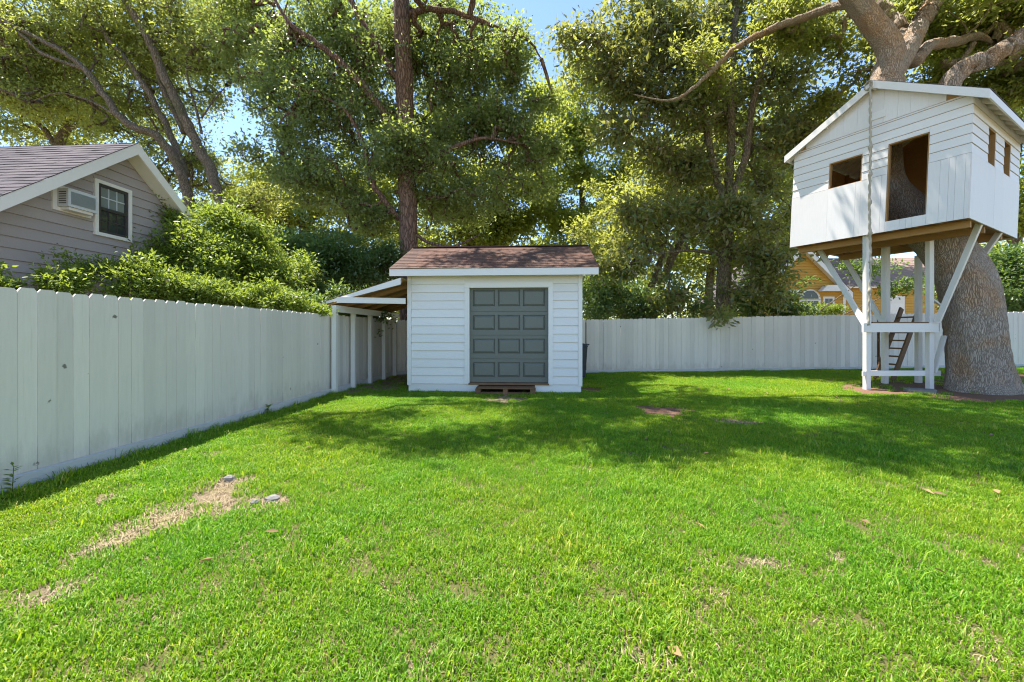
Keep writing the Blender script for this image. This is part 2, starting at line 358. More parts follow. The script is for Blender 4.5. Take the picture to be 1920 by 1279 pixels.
gm = bpy.data.meshes.new('ground'); gm.from_pydata(np.stack([GX, GY, GZ], -1).reshape(-1, 3).tolist(), [], quads.tolist()); gm.update()
for nm, arr in (('dirt', md), ('mulch', mm)):
    a = gm.attributes.new(nm, 'FLOAT', 'POINT'); a.data.foreach_set('value', arr.reshape(-1).astype(np.float32))
gm.materials.append(M['ground']); gm.polygons.foreach_set('use_smooth', [True] * len(gm.polygons))
ground = link('ground', gm); tag(ground, 'level backyard ground of soil and thatch under the lawn', kind='structure')
def ground_z(X, Y): return float(gz(X, Y))

# ------------------------------------------------------------------ fences
SL = 0.0577                                # yard axes are turned 3.3 degrees against the camera axis
TL = Vector((SL, 1, 0)).normalized(); TX = Vector((1, -SL, 0)).normalized()
def picket_mesh(name, w, h, t, ear):
    mb = MB(); poly = [(-w / 2, 0, 0), (w / 2, 0, 0), (w / 2, 0, h - ear), (w / 2 - ear * .75, 0, h), (-w / 2 + ear * .75, 0, h), (-w / 2, 0, h - ear)]
    mb.prism(poly, (0, t, 0)); return mb.mesh(name, M['fence'])
PK = [picket_mesh('picket', w, h, .017, e) for w, h, e in ((.1395, 1.785, .03), (.1385, 1.79, .034), (.1405, 1.78, .028), (.1395, 1.792, .032))]
def fence(name, label, pts, gz_fn, out, pitch=.1425, kick=.135, rails=True, posts=True):
    """pts: polyline on the ground; the pickets' outer face looks to the side 'out' (a sign)"""
    root = empty(name, (pts[0][0], pts[0][1], 0), label, 'fence')
    for (x0, y0), (x1, y1) in zip(pts[:-1], pts[1:]):
        a, b = Vector((x0, y0, 0)), Vector((x1, y1, 0)); L = (b - a).length; t = (b - a) / L; nrm = Vector((t.y, -t.x, 0)) * out
        ang = math.atan2(t.y, t.x) if out > 0 else math.atan2(-t.y, -t.x)
        k = 0
        while (k + 1) * pitch <= L:
            c = a + t * (k + .5) * pitch
            o = bpy.data.objects.new('picket', random.choice(PK)); COL.objects.link(o); o.parent = root
            o.location = c + nrm * random.uniform(-.004, .006) - root.location + Vector((0, 0, gz_fn(c.x, c.y) + .01 + random.uniform(-.008, .008)))
            o.rotation_euler = (random.uniform(-.004, .004), random.uniform(-.0012, .0012), ang + random.uniform(-.012, .012)); k += 1
        nseg = max(1, int(L / 2.4)); cuts = [L * i / nseg for i in range(nseg + 1)]
        for s0, s1 in zip(cuts[:-1], cuts[1:]):
            p, q = a + t * (s0 + .003), a + t * (s1 - .003); zp, zq = gz_fn(p.x, p.y), gz_fn(q.x, q.y)
            mb = MB(); n0, n1 = nrm * .007, nrm * (.045 + random.uniform(0, .006)); e = Vector((0, 0, 1))
            mb.hexa([p + n0 + e * (zp - .05), q + n0 + e * (zq - .05), q + n1 + e * (zq - .05), p + n1 + e * (zp - .05), p + n0 + e * (zp + kick), q + n0 + e * (zq + kick), q + n1 + e * (zq + kick - .006), p + n1 + e * (zp + kick - .006)])
            mb.obj('kickboard', M['kick'], root)
            if rails:
                for zr in (.35, .95, 1.55):
                    MB().beam(p - nrm * .045 + e * (zp + zr), q - nrm * .045 + e * (zq + zr), .04, .085).obj('rail', M['rawdark'], root)
            if posts:
                MB().beam(p - nrm * .115 + e * (zp - .1), p - nrm * .115 + e * (zp + 1.7), .09, .09, (0, 1, 0)).obj('post', M['rawdark'], root)
    return root
def LF(d, off=0.0): return Vector((-4.6 + SL * d + off, d, 0))          # left fence line
lf0, lf1 = LF(1.4), LF(13.05)
fence('picket_fence', 'long off-white dog-eared board fence running past the grey house to the lean-to', [(lf0.x, lf0.y), (lf1.x, lf1.y)], lambda x, y: 0.0, 1)
fence('back_fence', 'off-white board fence across the back of the yard behind the shed and treehouse', [(-3.80, 13.12), (2.5, 13.35), (12.0, 12.95), (16.8, 12.75), (23.0, 12.4)], ground_z, 1, kick=.10)

# ------------------------------------------------------------------ garden shed
A = P(765.5, 735, 9.3); A.z = 0; WID, DEP = 4.02, 3.0
Bx = TX; By = TL
def SP(u, v, z): return A + Bx * u + By * v + Vector((0, 0, z))
shed = empty('garden_shed', SP(0, 0, 0), 'white lap-sided garden shed with brown shingle roof and green-grey roll-up door', 'shed')
Zv = Vector((0, 0, 1))
FF = Frame(SP(0, 0, 0), Bx, Zv, -By); FR = Frame(SP(WID, 0, 0), By, Zv, Bx); FLt = Frame(SP(0, DEP, 0), -By, Zv, -Bx); FB = Frame(SP(WID, DEP, 0), -Bx, Zv, By)
dpx = 9.22 / F
DU0, DU1, DZ0, DZ1 = (882 - 765.5) * dpx, (1029.5 - 765.5) * dpx, CAMZ - (717.5 - CY) * dpx, CAMZ - (540 - CY) * dpx
WTOP = 2.90; RIDGE_V = 1.5; EAVE_V = -.27; EAVE_Z = 2.84; RIDGE_Z = 3.68; SLOPE = (RIDGE_Z - EAVE_Z) / (RIDGE_V - EAVE_V)
hole = (DU0 - .11, DU1 + .11, 0, DZ1 + .12)
wm = MB(); holed_panel(FF, wm, .0, WID, .15, WTOP, -.09, -.012, [(DU0 - .02, DU1 + .02, .15, DZ1 + .02)])
front = wm.obj('front_wall', M['white'], shed)
lap_wall(FF, .075, WID - .075, .20, WTOP - .03, .193, [hole], M['white'], front, -.010)
for nm, Fr, L in (('side_wall', FR, DEP), ('side_wall', FLt, DEP), ('rear_wall', FB, WID)):
    w = MB()
    if L == DEP: Fr.prism(w, [(.09, .15), (L - .09, .15), (L - .09, WTOP), (L / 2, WTOP + (L / 2) * SLOPE - .12), (.09, WTOP)], -.09, -.012)
    else: Fr.box(w, 0, L, .15, WTOP, -.09, -.012)
    wo_ = w.obj(nm, M['white'], shed); lap_wall(Fr, .075, L - .075, .20, WTOP - .03, .193, [], M['white'], wo_, -.010)
for Fr, L in ((FF, WID), (FB, WID)):
    for u0, u1 in ((-.018, .072), (L - .072, L + .018)): Fr.box(MB(), u0, u1, .17, WTOP - .02, -.012, .022).obj('corner_board', M['trim'], shed)
for Fr, L in ((FR, DEP), (FLt, DEP)):
    for u0, u1 in ((.003, .072), (L - .072, L - .003)): Fr.box(MB(), u0, u1, .17, WTOP - .02, -.012, .018).obj('corner_board', M['trim'], shed)
# base skirt, casing, door
for u0, u1 in ((.0, (899 - 765.5) * dpx), ((1004 - 765.5) * dpx, WID)): FF.box(MB(), u0 + .01, u1 - .01, -.06, .198, -.10, -.004).obj('base_skirt', M['trim'], shed)
for Fr, L in ((FR, DEP), (FLt, DEP), (FB, WID)): Fr.box(MB(), .01, L - .01, -.06, .198, -.10, -.006).obj('base_skirt', M['trim'], shed)
for u0, u1 in ((DU0 - .11, DU0 - .012), (DU1 + .012, DU1 + .11)): FF.box(MB(), u0, u1, .20, DZ1 + .012, -.012, .030).obj('door_casing', M['trim'], shed)
FF.box(MB(), DU0 - .11, DU1 + .11, DZ1 + .0125, DZ1 + .12, -.012, .033).obj('door_casing', M['trim'], shed)
for u0, u1 in ((DU0 - .0115, DU0), (DU1, DU1 + .0115)): FF.box(MB(), u0, u1, .20, DZ1, -.12, .027).obj('door_jamb', M['trim'], shed)
FF.box(MB(), DU0 - .0115, DU1 + .0115, DZ1 + .0005, DZ1 + .012, -.12, .027).obj('door_jamb', M['trim'], shed)
FF.box(MB(), DU0 - .02, DU1 + .02, .185, DZ0 - .004, -.14, .03).obj('threshold', M['rawdark'], shed)
door = MB(); FF.box(door, DU0 + .002, DU1 - .002, DZ0, DZ1 - .002, -.16, -.115); door = door.obj('garage_door', M['door'], shed)
rows = 4; RH = (DZ1 - DZ0) / rows; dw = DU1 - DU0
for r in range(rows):
    z0, z1 = DZ0 + r * RH + .004, DZ0 + (r + 1) * RH - .004
    # stiles and rails of the section, then three raised panels in it
    pw = dw * .285; gap = (dw - 3 * pw) / 4; pz0, pz1 = z0 + .115, z1 - .075
    if r == rows - 1: pz0, pz1 = z0 + .12, z1 - .03
    holes = [(DU0 + gap * (c + 1) + pw * c, DU0 + gap * (c + 1) + pw * (c + 1), pz0, pz1) for c in range(3)]
    sec = MB(); holed_panel(FF, sec, DU0 + .003, DU1 - .003, z0, z1, -.1149, -.086, holes); sec = sec.obj('door_section', M['door'], door)
    for (a, b, c, d) in holes:
        k = MB(); i = .008; j = .055
        o1 = [FF.p(a + i, c + i, -.1145), FF.p(b - i, c + i, -.1145), FF.p(b - i, d - i, -.1145), FF.p(a + i, d - i, -.1145)]
        o2 = [FF.p(a + j, c + j, -.082), FF.p(b - j, c + j, -.082), FF.p(b - j, d - j, -.082), FF.p(a + j, d - j, -.082)]
        k.hexa(o1 + o2); k.obj('raised_panel', M['door'], door)
# roof
def roof_plane(O, eu, es, L, S, mat, parent, expo=.14, tabw=.30, name='shingle_course', thick=.012):
    en = Vector(eu).cross(Vector(es)).normalized()
    if en.z < 0: en = -en
    Fr = Frame(O, eu, es, en); s = -.02; k = 0
    while s < S - .02:
        mb = MB(); u = -random.uniform(.02, tabw)
        while u < L:
            w = random.uniform(tabw * .6, tabw * 1.25); a, b = max(0, u), min(L, u + w - .004)
            if b - a > .02:
                j = random.uniform(0, .006); top = min(s + expo * 1.25, S)
                mb.hexa([Fr.p(a, s - j, .001), Fr.p(b, s - j, .001), Fr.p(b, top, .001), Fr.p(a, top, .001), Fr.p(a, s - j, thick + j), Fr.p(b, s - j, thick + j), Fr.p(b, top, .003), Fr.p(a, top, .003)])
            u += w
        mb.obj(name, mat, parent); s += expo; k += 1
OV = .34
slab = MB()
for (v0, v1, za, zb) in ((EAVE_V, RIDGE_V, EAVE_Z, RIDGE_Z), (2 * RIDGE_V - EAVE_V, RIDGE_V, EAVE_Z, RIDGE_Z)):
    slab.hexa([SP(-OV, v0, za - .02), SP(WID + OV, v0, za - .02), SP(WID + OV, v1, zb - .02), SP(-OV, v1, zb - .02), SP(-OV, v0, za), SP(WID + OV, v0, za), SP(WID + OV, v1, zb), SP(-OV, v1, zb)])
sroof = slab.obj('roof', M['trim'], shed)
es = (By * (RIDGE_V - EAVE_V) + Zv * (RIDGE_Z - EAVE_Z)); SLN = es.length; es.normalize()
roof_plane(SP(-OV - .01, EAVE_V - .02, EAVE_Z + .002), Bx, es, WID + 2 * OV + .02, SLN, M['shingle_brown'], sroof)
es2 = (-By * (RIDGE_V - EAVE_V) + Zv * (RIDGE_Z - EAVE_Z)).normalized()
roof_plane(SP(WID + OV + .01, 2 * RIDGE_V - EAVE_V + .02, EAVE_Z + .002), -Bx, es2, WID + 2 * OV + .02, SLN, M['shingle_brown'], sroof)
MB().beam(SP(-OV, RIDGE_V, RIDGE_Z + .012), SP(WID + OV, RIDGE_V, RIDGE_Z + .012), .24, .02).obj('ridge_cap', M['shingle_brown'], sroof)
MB().hexa([SP(-OV, EAVE_V - .03, EAVE_Z - .165), SP(WID + OV, EAVE_V - .03, EAVE_Z - .165), SP(WID + OV, EAVE_V - .004, EAVE_Z - .165), SP(-OV, EAVE_V - .004, EAVE_Z - .165), SP(-OV, EAVE_V - .03, EAVE_Z - .005), SP(WID + OV, EAVE_V - .03, EAVE_Z - .005), SP(WID + OV, EAVE_V - .004, EAVE_Z - .005), SP(-OV, EAVE_V - .004, EAVE_Z - .005)]).obj('fascia', M['trim'], sroof)
for u in (-OV + .002, WID + OV - .027):                                      # rake boards
    for sgn in (0, 1):
        v0 = EAVE_V if not sgn else 2 * RIDGE_V - EAVE_V
        mb = MB(); mb.prism([SP(u, v0, EAVE_Z - .16), SP(u, RIDGE_V, RIDGE_Z - .16), SP(u, RIDGE_V, RIDGE_Z - .022), SP(u, v0, EAVE_Z - .022)], Bx * .025); mb.obj('rake_board', M['trim'], sroof)
FF.box(MB(), .0, WID, WTOP - .028, WTOP + .07, -.012, .015).obj('frieze_board', M['trim'], shed)
# step
step = empty('wooden_step', SP((951 - 765.5) * dpx, -.2, 0), 'low dark timber step below the shed roll-up door', 'step')
u0, u1 = (897 - 765.5) * dpx, (1006 - 765.5) * dpx
for k in range(2): FF.box(MB(), u0 + .02, u1 - .02, .135, .168, .035 + k * .16, .185 + k * .16).obj('tread', M['rawdark'], step)
for a, b in ((u0, u0 + .12), (u1 - .12, u1), ((u0 + u1) / 2 - .05, (u0 + u1) / 2 + .05)): FF.box(MB(), a, b, -.03, .134, .05, .33).obj('riser_block', M['rawdark'], step)
FF.box(MB(), u0 + .13, u1 - .13, -.02, .06, .28, .32).obj('front_board', M['rawdark'], step)

# ------------------------------------------------------------------ lean-to beside the shed
lean = empty('lean_to', LF(8.9) + Vector((.1, 0, 0)), 'open lean-to shelter between shed wall and board fence', 'lean-to')
HI, LO = 2.60, 2.02
def LP(u, v, z): return SP(u, v, z)           # u negative: left of the shed
UL = -1.95; V0, V1 = -.42, 3.3
rz = lambda u: HI + (HI - LO) / (0 - UL) * u
rs = MB(); rs.hexa([LP(UL, V0, LO), LP(-.025, V0, HI), LP(-.025, V1, HI), LP(UL, V1, LO), LP(UL, V0, LO + .02), LP(-.025, V0, HI + .02), LP(-.025, V1, HI + .02), LP(UL, V1, LO + .02)])
lroof = rs.obj('roof_deck', M['raw'], lean)
ls = (Bx * (-UL) + Zv * (HI - LO)); LSN = ls.length - .03; ls.normalize()
roof_plane(LP(UL - .02, V1, LO + .018), -By, ls, V1 - V0 + .02, LSN, M['shingle_brown'], lroof)
MB().prism([LP(UL, V0 - .03, LO - .03), LP(-.03, V0 - .03, HI - .135), LP(-.03, V0 - .03, HI + .012), LP(UL, V0 - .03, LO + .012)], By * .028).obj('fascia', M['trim'], lean)
MB().prism([LP(UL - .027, V0 - .028, LO - .05), LP(UL - .003, V0 - .028, LO - .05), LP(UL - .003, V0 - .028, LO + .012), LP(UL - .027, V0 - .028, LO + .012)], By * (V1 - V0)).obj('eave_board', M['trim'], lean)
for k in range(6):
    v = V0 + .03 + (V1 - V0 - .1) * k / 5
    MB().prism([LP(UL + .01, v, LO - .092), LP(-.03, v, HI - .094), LP(-.03, v, HI - .002), LP(UL + .01, v, LO - .002)], By * .04).obj('rafter', M['raw'], lean)
posts_d = [8.93, 9.85, 10.85, 11.85, 12.75]
for d in posts_d:
    b = LF(d, .10); MB().box((b.x - .05, b.y - .05, -.06), (b.x + .05, b.y + .05, 2.0)).obj('post', M['trim'], lean)
b0, b1 = LF(8.80, .10), LF(12.85, .10)
MB().beam(b0 + Zv * 1.925 + Vector((.075, 0, 0)), b1 + Zv * 1.925 + Vector((.075, 0, 0)), .04, .15).obj('beam', M['trim'], lean)
zb = 2.12
MB().beam(LF(8.86, .18) + Zv * zb, SP(-.03, -.10, zb), .04, .13).obj('beam', M['trim'], lean)
MB().beam(SP(-.075, -.03, .0), SP(-.075, -.03, 2.05), .085, .085, (0, 1, 0)).obj('post', M['trim'], lean) if False else None

# ------------------------------------------------------------------ refuse bin behind the shed corner
bx, by = 1.955, 11.9; bz = ground_z(bx, by)
binr = empty('wheeled_bin', (bx, by, bz), 'dark plastic wheeled bin behind the shed corner', 'bin')
mb = MB(); mb.hexa([(bx - .2, by - .24, bz + .06), (bx + .2, by - .24, bz + .06), (bx + .2, by + .22, bz + .06), (bx - .2, by + .22, bz + .06), (bx - .25, by - .30, bz + .95), (bx + .25, by - .30, bz + .95), (bx + .25, by + .28, bz + .95), (bx - .25, by + .28, bz + .95)]); mb.obj('body', M['bin'], binr)
mb = MB(); mb.hexa([(bx - .27, by - .33, bz + .953), (bx + .27, by - .33, bz + .953), (bx + .27, by + .30, bz + .953), (bx - .27, by + .30, bz + .953), (bx - .22, by - .26, bz + 1.04), (bx + .22, by - .26, bz + 1.04), (bx + .22, by + .28, bz + 1.05), (bx - .22, by + .28, bz + 1.05)]); mb.obj('lid', M['bin'], binr)
MB().tube([(bx + .27, by - .2, bz + 1.0), (bx + .31, by - .2, bz + 1.02), (bx + .31, by + .2, bz + 1.02), (bx + .27, by + .2, bz + 1.0)], [.018] * 4, 8).obj('handle', M['bin'], binr)
for s in (-.2, .2): MB().tube([(bx + s - .03, by + .2, bz + .11), (bx + s + .03, by + .2, bz + .11)], [.11, .11], 16).obj('wheel', M['bin'], binr)

# ------------------------------------------------------------------ tree house
C0 = Vector((8.67, 7.55, 0)); EU = Vector((-.506, .863, 0)); EV = Vector((.876, .482, 0))
WU, WV, TZ0, TSPL, TEAV = 3.04, 3.44, 3.60, 4.815, 5.93
LEAN = Vector((.045, .0, 1))                                   # the cabin stands a little out of plumb
O3 = C0 + Zv * TZ0
NU = Vector((-EU.y, EU.x, 0)); NU = NU if NU.dot(EV) < 0 else -NU       # outward of the door wall
NV = Vector((-EV.y, EV.x, 0)); NV = NV if NV.dot(EU) < 0 else -NV       # outward of the window wall
TF = Frame(O3, EU, LEAN, NU); TR = Frame(O3, EV, LEAN, NV)
TB = Frame(O3 + EV * WV, EU, LEAN, -NU); TL_ = Frame(O3 + EU * WU, EV, LEAN, -NV)
th = empty('tree_house', C0 + EU * 1.5 + EV * 1.7 + Zv * ground_z(9.3, 9.6), 'white timber treehouse on braced posts around the leaning oak', 'treehouse')
z_ = lambda z: z - TZ0
door_h = (.574, 1.206, z_(3.785), z_(5.46)); win_h = (1.645, 2.273, z_(4.83), z_(5.43))
rw1 = (1.02, 1.52, z_(4.85), z_(5.56)); rw2 = (2.15, 2.66, z_(4.85), z_(5.56))
H1, H2 = z_(TSPL), z_(TEAV); UPK = 1.46; RISE = .93
rise_at = lambda u: H2 + RISE * (u / UPK if u < UPK else (WU - u) / (WU - UPK))
def th_wall(name, Fr, L, holes, gable):
    mb = MB(); holed_panel(Fr, mb, .02, L - .02, .0, H2 - .01, -.022, -.006, holes)
    if gable: Fr.prism(mb, [(.02, H2 - .01), (L - .02, H2 - .01), (UPK, H2 + RISE - .02)], -.022, -.006)
    w = mb.obj(name, M['raw'], th)
    # lower skirt of vertical boards
    u = 0.0; widths = [.06, .13, .09, .12, .174, .21, .09, .10, .232, .09, .45, 1.5] if gable else [3.5]
    i = 0
    while u < L - .01:
        wd = widths[i % len(widths)]; u2 = min(u + wd, L); i += 1
        for s0, s1 in zip(*(lambda c: (c[:-1], c[1:]))(sorted(set([u, u2] + [h for hh in holes for h in hh[:2] if u + .01 < h < u2 - .01])))):
            zs = [(0.0 - .03, H1)]
            for a, b, c, d in holes:
                if a < s1 - .004 and b > s0 + .004: zs = [q for z0, z1 in zs for q in ((z0, min(z1, c)), (max(z0, d), z1)) if q[1] - q[0] > .02]
            for z0, z1 in zs: Fr.box(MB(), s0 + .0012, s1 - .0012, z0, z1, -.005, .016 + random.uniform(0, .002)).obj('skirt_board', M['whitev'], w)
        u = u2
    lap_wall(Fr, .0, L, H1 + .004, H2 + (.05 if gable else 0), (H2 - H1) / 6.0, holes, M['white'], w, -.004, t=.016, clip=(lambda z: (0, L)) if not gable else (lambda z: (max(0, (z - H2) * UPK / RISE), min(L, L - (z - H2) * (L - UPK) / RISE))))
    if gable:
        u = .10; zb = H2 + .052
        while u < L - .1:
            u2 = min(u + random.choice((.20, .23, .26)), L - .1)
            poly = [(u + .001, zb), (u2 - .001, zb)] + [(u2 - .001, rise_at(u2 - .001))] + ([(UPK, rise_at(UPK))] if u < UPK < u2 else []) + [(u + .001, rise_at(u + .001))]
            if rise_at(u) > zb + .02 and rise_at(u2) > zb + .02: Fr.prism(MB(), poly, -.005, .012).obj('gable_board', M['whitev'], w)
            u = u2
    for (a, b, c, d) in holes:                                    # raw lumber reveals
        for q in ((a - .0, a + .022, c, d), (b - .022, b, c, d), (a + .0225, b - .0225, d - .022, d)):
            Fr.box(MB(), q[0], q[1], q[2], q[3], -.10, -.003).obj('opening_frame', M['raw'], w)
    return w
th_wall('door_wall', TF, WU, [door_h, win_h], True)
th_wall('window_wall', TR, WV, [rw1, rw2], False)
th_wall('rear_wall', TB, WU, [(.75, 1.35, z_(4.0), z_(5.35)), (1.9, 2.5, z_(4.85), z_(5.4))], True)
th_wall('window_wall', TL_, WV, [(1.0, 1.5, z_(4.85), z_(5.5)), (2.1, 2.6, z_(4.85), z_(5.5))], False)
# inner studs
for Fr, L in ((TF, WU), (TR, WV), (TB, WU), (TL_, WV)):
    for k in range(6):
        u = .06 + (L - .16) * k / 5
        if any(a - .05 < u < b + .02 for a, b in ((.574, 1.206), (1.02, 1.52), (2.15, 2.66), (1.645, 2.273))): continue
        Fr.box(MB(), u, u + .04, .0, H2 - .02, -.11, -.024).obj('stud', M['raw'], th)
# floor: deck, rim, joists
def T3(u, v, z): return C0 + EU * u + EV * v + Zv * z + Vector((.045 * (z - TZ0), 0, 0))
mb = MB(); mb.hexa([T3(.02, .02, 3.72), T3(WU - .02, .02, 3.72), T3(WU - .02, WV - .02, 3.72), T3(.02, WV - .02, 3.72), T3(.02, .02, 3.76), T3(WU - .02, .02, 3.76), T3(WU - .02, WV - .02, 3.76), T3(.02, WV - .02, 3.76)])
deck = mb.obj('floor_deck', M['raw'], th)
for k in range(9):
    u = .03 + (WU - .10) * k / 8
    MB().hexa([T3(u, .03, 3.585), T3(u + .04, .03, 3.585), T3(u + .04, WV - .03, 3.585), T3(u, WV - .03, 3.585), T3(u, .03, 3.719), T3(u + .04, .03, 3.719), T3(u + .04, WV - .03, 3.719), T3(u, WV - .03, 3.719)]).obj('joist', M['raw'], deck)
for v in (.35, 1.25, 2.5): MB().beam(T3(.04, v, 3.515), T3(WU - .04, v, 3.515), .085, .135).obj('girder', M['raw'], deck)
# roof
TOV, UO0, UO1 = .17, -.22, WU + .12
eu_z = lambda u: TEAV + RISE * (u / UPK if u < UPK else (WU - u) / (WU - UPK)) + .055
rf = MB()
for (ua, ub) in ((UO0, UPK), (UO1, UPK)):
    rf.hexa([T3(ua, -TOV, eu_z(ua)), T3(ub, -TOV, eu_z(ub)), T3(ub, WV + TOV, eu_z(ub)), T3(ua, WV + TOV, eu_z(ua)), T3(ua, -TOV, eu_z(ua) + .02), T3(ub, -TOV, eu_z(ub) + .02), T3(ub, WV + TOV, eu_z(ub) + .02), T3(ua, WV + TOV, eu_z(ua) + .02)])
troof = rf.obj('roof', M['trim'], th)
for ua in (UO0, UO1):
    d_ = (T3(UPK, 0, eu_z(UPK)) - T3(ua, 0, eu_z(ua))); S_ = d_.length; d_.normalize()
    if ua == UO0: roof_plane(T3(ua, WV + TOV, eu_z(ua) + .021), -EV, d_, WV + 2 * TOV, S_, M['shingle_grey'], troof)
    else: roof_plane(T3(ua, -TOV, eu_z(ua) + .021), EV, d_, WV + 2 * TOV, S_, M['shingle_grey'], troof)
for v0 in (-TOV - .026, WV + TOV):                                   # gable fascias
    for ua in (UO0 - .02, UO1 + .02):
        MB().prism([T3(ua, v0, eu_z(ua) - .155), T3(UPK, v0, eu_z(UPK) - .155), T3(UPK, v0, eu_z(UPK) + .012), T3(ua, v0, eu_z(ua) + .012)], EV * .026).obj('gable_fascia', M['trim'], troof)
for ua in (UO0 - .022, UO1 - .003):
    MB().hexa([T3(ua, -TOV, eu_z(ua) - .14), T3(ua + .025, -TOV, eu_z(ua) - .14), T3(ua + .025, WV + TOV, eu_z(ua) - .14), T3(ua, WV + TOV, eu_z(ua) - .14), T3(ua, -TOV, eu_z(ua) + .005), T3(ua + .025, -TOV, eu_z(ua) + .005), T3(ua + .025, WV + TOV, eu_z(ua) + .005), T3(ua, WV + TOV, eu_z(ua) + .005)]).obj('eave_fascia', M['trim'], troof)
for k in range(9):
    v = .05 + (WV - .14) * k / 8
    for ua, ub in ((UO0 + .004, UPK - .02), (UO1 - .004, UPK + .02)):
        MB().prism([T3(ua, v, eu_z(ua) - .095), T3(ub, v, eu_z(ub) - .095), T3(ub, v, eu_z(ub) - .001), T3(ua, v, eu_z(ua) - .001)], EV * .04).obj('rafter', M['trim'], troof)
MB().beam(T3(UPK, -TOV - .06, eu_z(UPK) - .09), T3(UPK, WV + TOV, eu_z(UPK) - .09), .04, .13).obj('ridge_beam', M['trim'], troof)
for u in (.55, 2.35): MB().beam(T3(u, -TOV, eu_z(u) - .06), T3(u, .1, eu_z(u) - .06), .04, .08).obj('lookout', M['trim'], troof)
TF.box(MB(), 1.27, 1.52, H2 + .17, H2 + .33, .0125, .035).obj('mount_block', M['trim'], th)
# posts, platform, braces
def gpx(x, d): return Vector(((x - CX) * d / F, d, 0))
q = {'fl': gpx(1625, 8.95), 'fr': gpx(1743, 8.95), 'bl': gpx(1659, 9.85), 'br': gpx(1722, 9.85)}
for k, b in q.items():
    zb = ground_z(b.x, b.y) - .08
    top = 3.582 if k != 'br' else 3.3
    MB().box((b.x - .05, b.y - .05, zb), (b.x + .05, b.y + .05, top)).obj('post', M['trim'], th)
    if k == 'br': continue
    MB().box((b.x - .048, b.y - .094, 1.66), (b.x + .048, b.y - .0505, 3.58)).obj('post_sister', M['trim'], th) if k in ('bl',) else None
zp = 1.50
MB().box((q['fl'].x - .16, 8.845, zp - .10), (q['fr'].x + .10, 8.897, zp + .10)).obj('platform_rail', M['trim'], th)
for k0, k1, w0 in (('fr', 'br', .0), ('fl', 'bl', .0), ('bl', 'br', .0)):
    e0, e1 = q[k0], q[k1]; t_ = (e1 - e0).normalized(); MB().beam(e0 + t_ * .075 + Zv * zp, e1 - t_ * .075 + Zv * zp, .04, .19).obj('platform_rail', M['trim'], th)
MB().beam((q['fr'].x + .055, 8.96, zp + .01), (q['fr'].x + .36, 9.10, zp + .01), .04, .18).obj('platform_rail', M['trim'], th)
y = 8.92
while y < 9.88:
    f_ = (y + .07 - 8.95) / .9; MB().box((q['fl'].x + (q['bl'].x - q['fl'].x) * f_ + .06, y, zp + .103), (q['fr'].x + (q['br'].x - q['fr'].x) * f_ - .06, y + .135, zp + .13)).obj('platform_board', M['rawdark'], th); y += .142
MB().beam((q['fl'].x - .03, 8.80, .33 + .12), (q['fl'].x - .03, 8.801, .33 + .12), .0, .0) if False else None
zl = .47
MB().box((q['fl'].x - .12, 8.902, zl - .055), (q['fl'].x - .052, 8.94, zl + .055)).obj('rail_stub', M['trim'], th)
MB().box((q['fl'].x + .052, 8.99, zl - .06), (q['fr'].x + .30, 9.03, zl + .06)).obj('lower_rail', M['trim'], th)
MB().beam((q['fr'].x + .11, 8.96, zl + .02), (q['fr'].x + .36, 8.98, zl + .85), .04, .10, (0, 1, 0)).obj('brace', M['trim'], th)
def brace(a, b): MB().beam(a, b, .04, .12, (0, 1, 0)).obj('brace', M['trim'], th)
brace(Vector((q['fl'].x - .04, 8.86 + .09, 1.58)), Vector((8.16, 10.55, 3.60)))
brace(Vector((q['bl'].x - .04, 9.83, 1.58)), Vector((9.55, 11.45, 3.60)))
brace(Vector((q['fr'].x + .03, 8.82, 1.62)), Vector((9.50, 8.08, 3.60)))
brace(Vector((10.55, 9.35, 2.45)), Vector((10.70, 8.72, 3.60)))
MB().beam((q['fr'].x + .055, 8.95, 2.15), (q['fr'].x + .35, 8.97, 1.95), .03, .05, (0, 1, 0)).obj('cleat', M['trim'], th)
# ladder
lad = empty('ladder', (9.72, 10.15, .15), 'timber ladder with dark treads leaning under the treehouse platform', 'ladder')
la, lb = Vector((9.72, 10.15, ground_z(9.7, 10.2))), Vector((10.72, 10.45, 2.05)); off = Vector((-.06, .42, 0))
for o_ in (Vector((0, 0, 0)), off): MB().beam(la + o_, lb + o_, .04, .14, (0, 0, 1)).obj('stringer', M['rawdark'], lad)
for k in range(1, 9):
    p_ = la.lerp(lb, k / 9.2); MB().hexa([p_ + Vector((-.09, .022, -.02)), p_ + Vector((.10, .022, -.02)), p_ + off + Vector((.10, -.022, -.02)), p_ + off + Vector((-.09, -.022, -.02)), p_ + Vector((-.09, .022, .015)), p_ + Vector((.10, .022, .015)), p_ + off + Vector((.10, -.022, .015)), p_ + off + Vector((-.09, -.022, .015))]).obj('tread', M['rawdark'], lad)
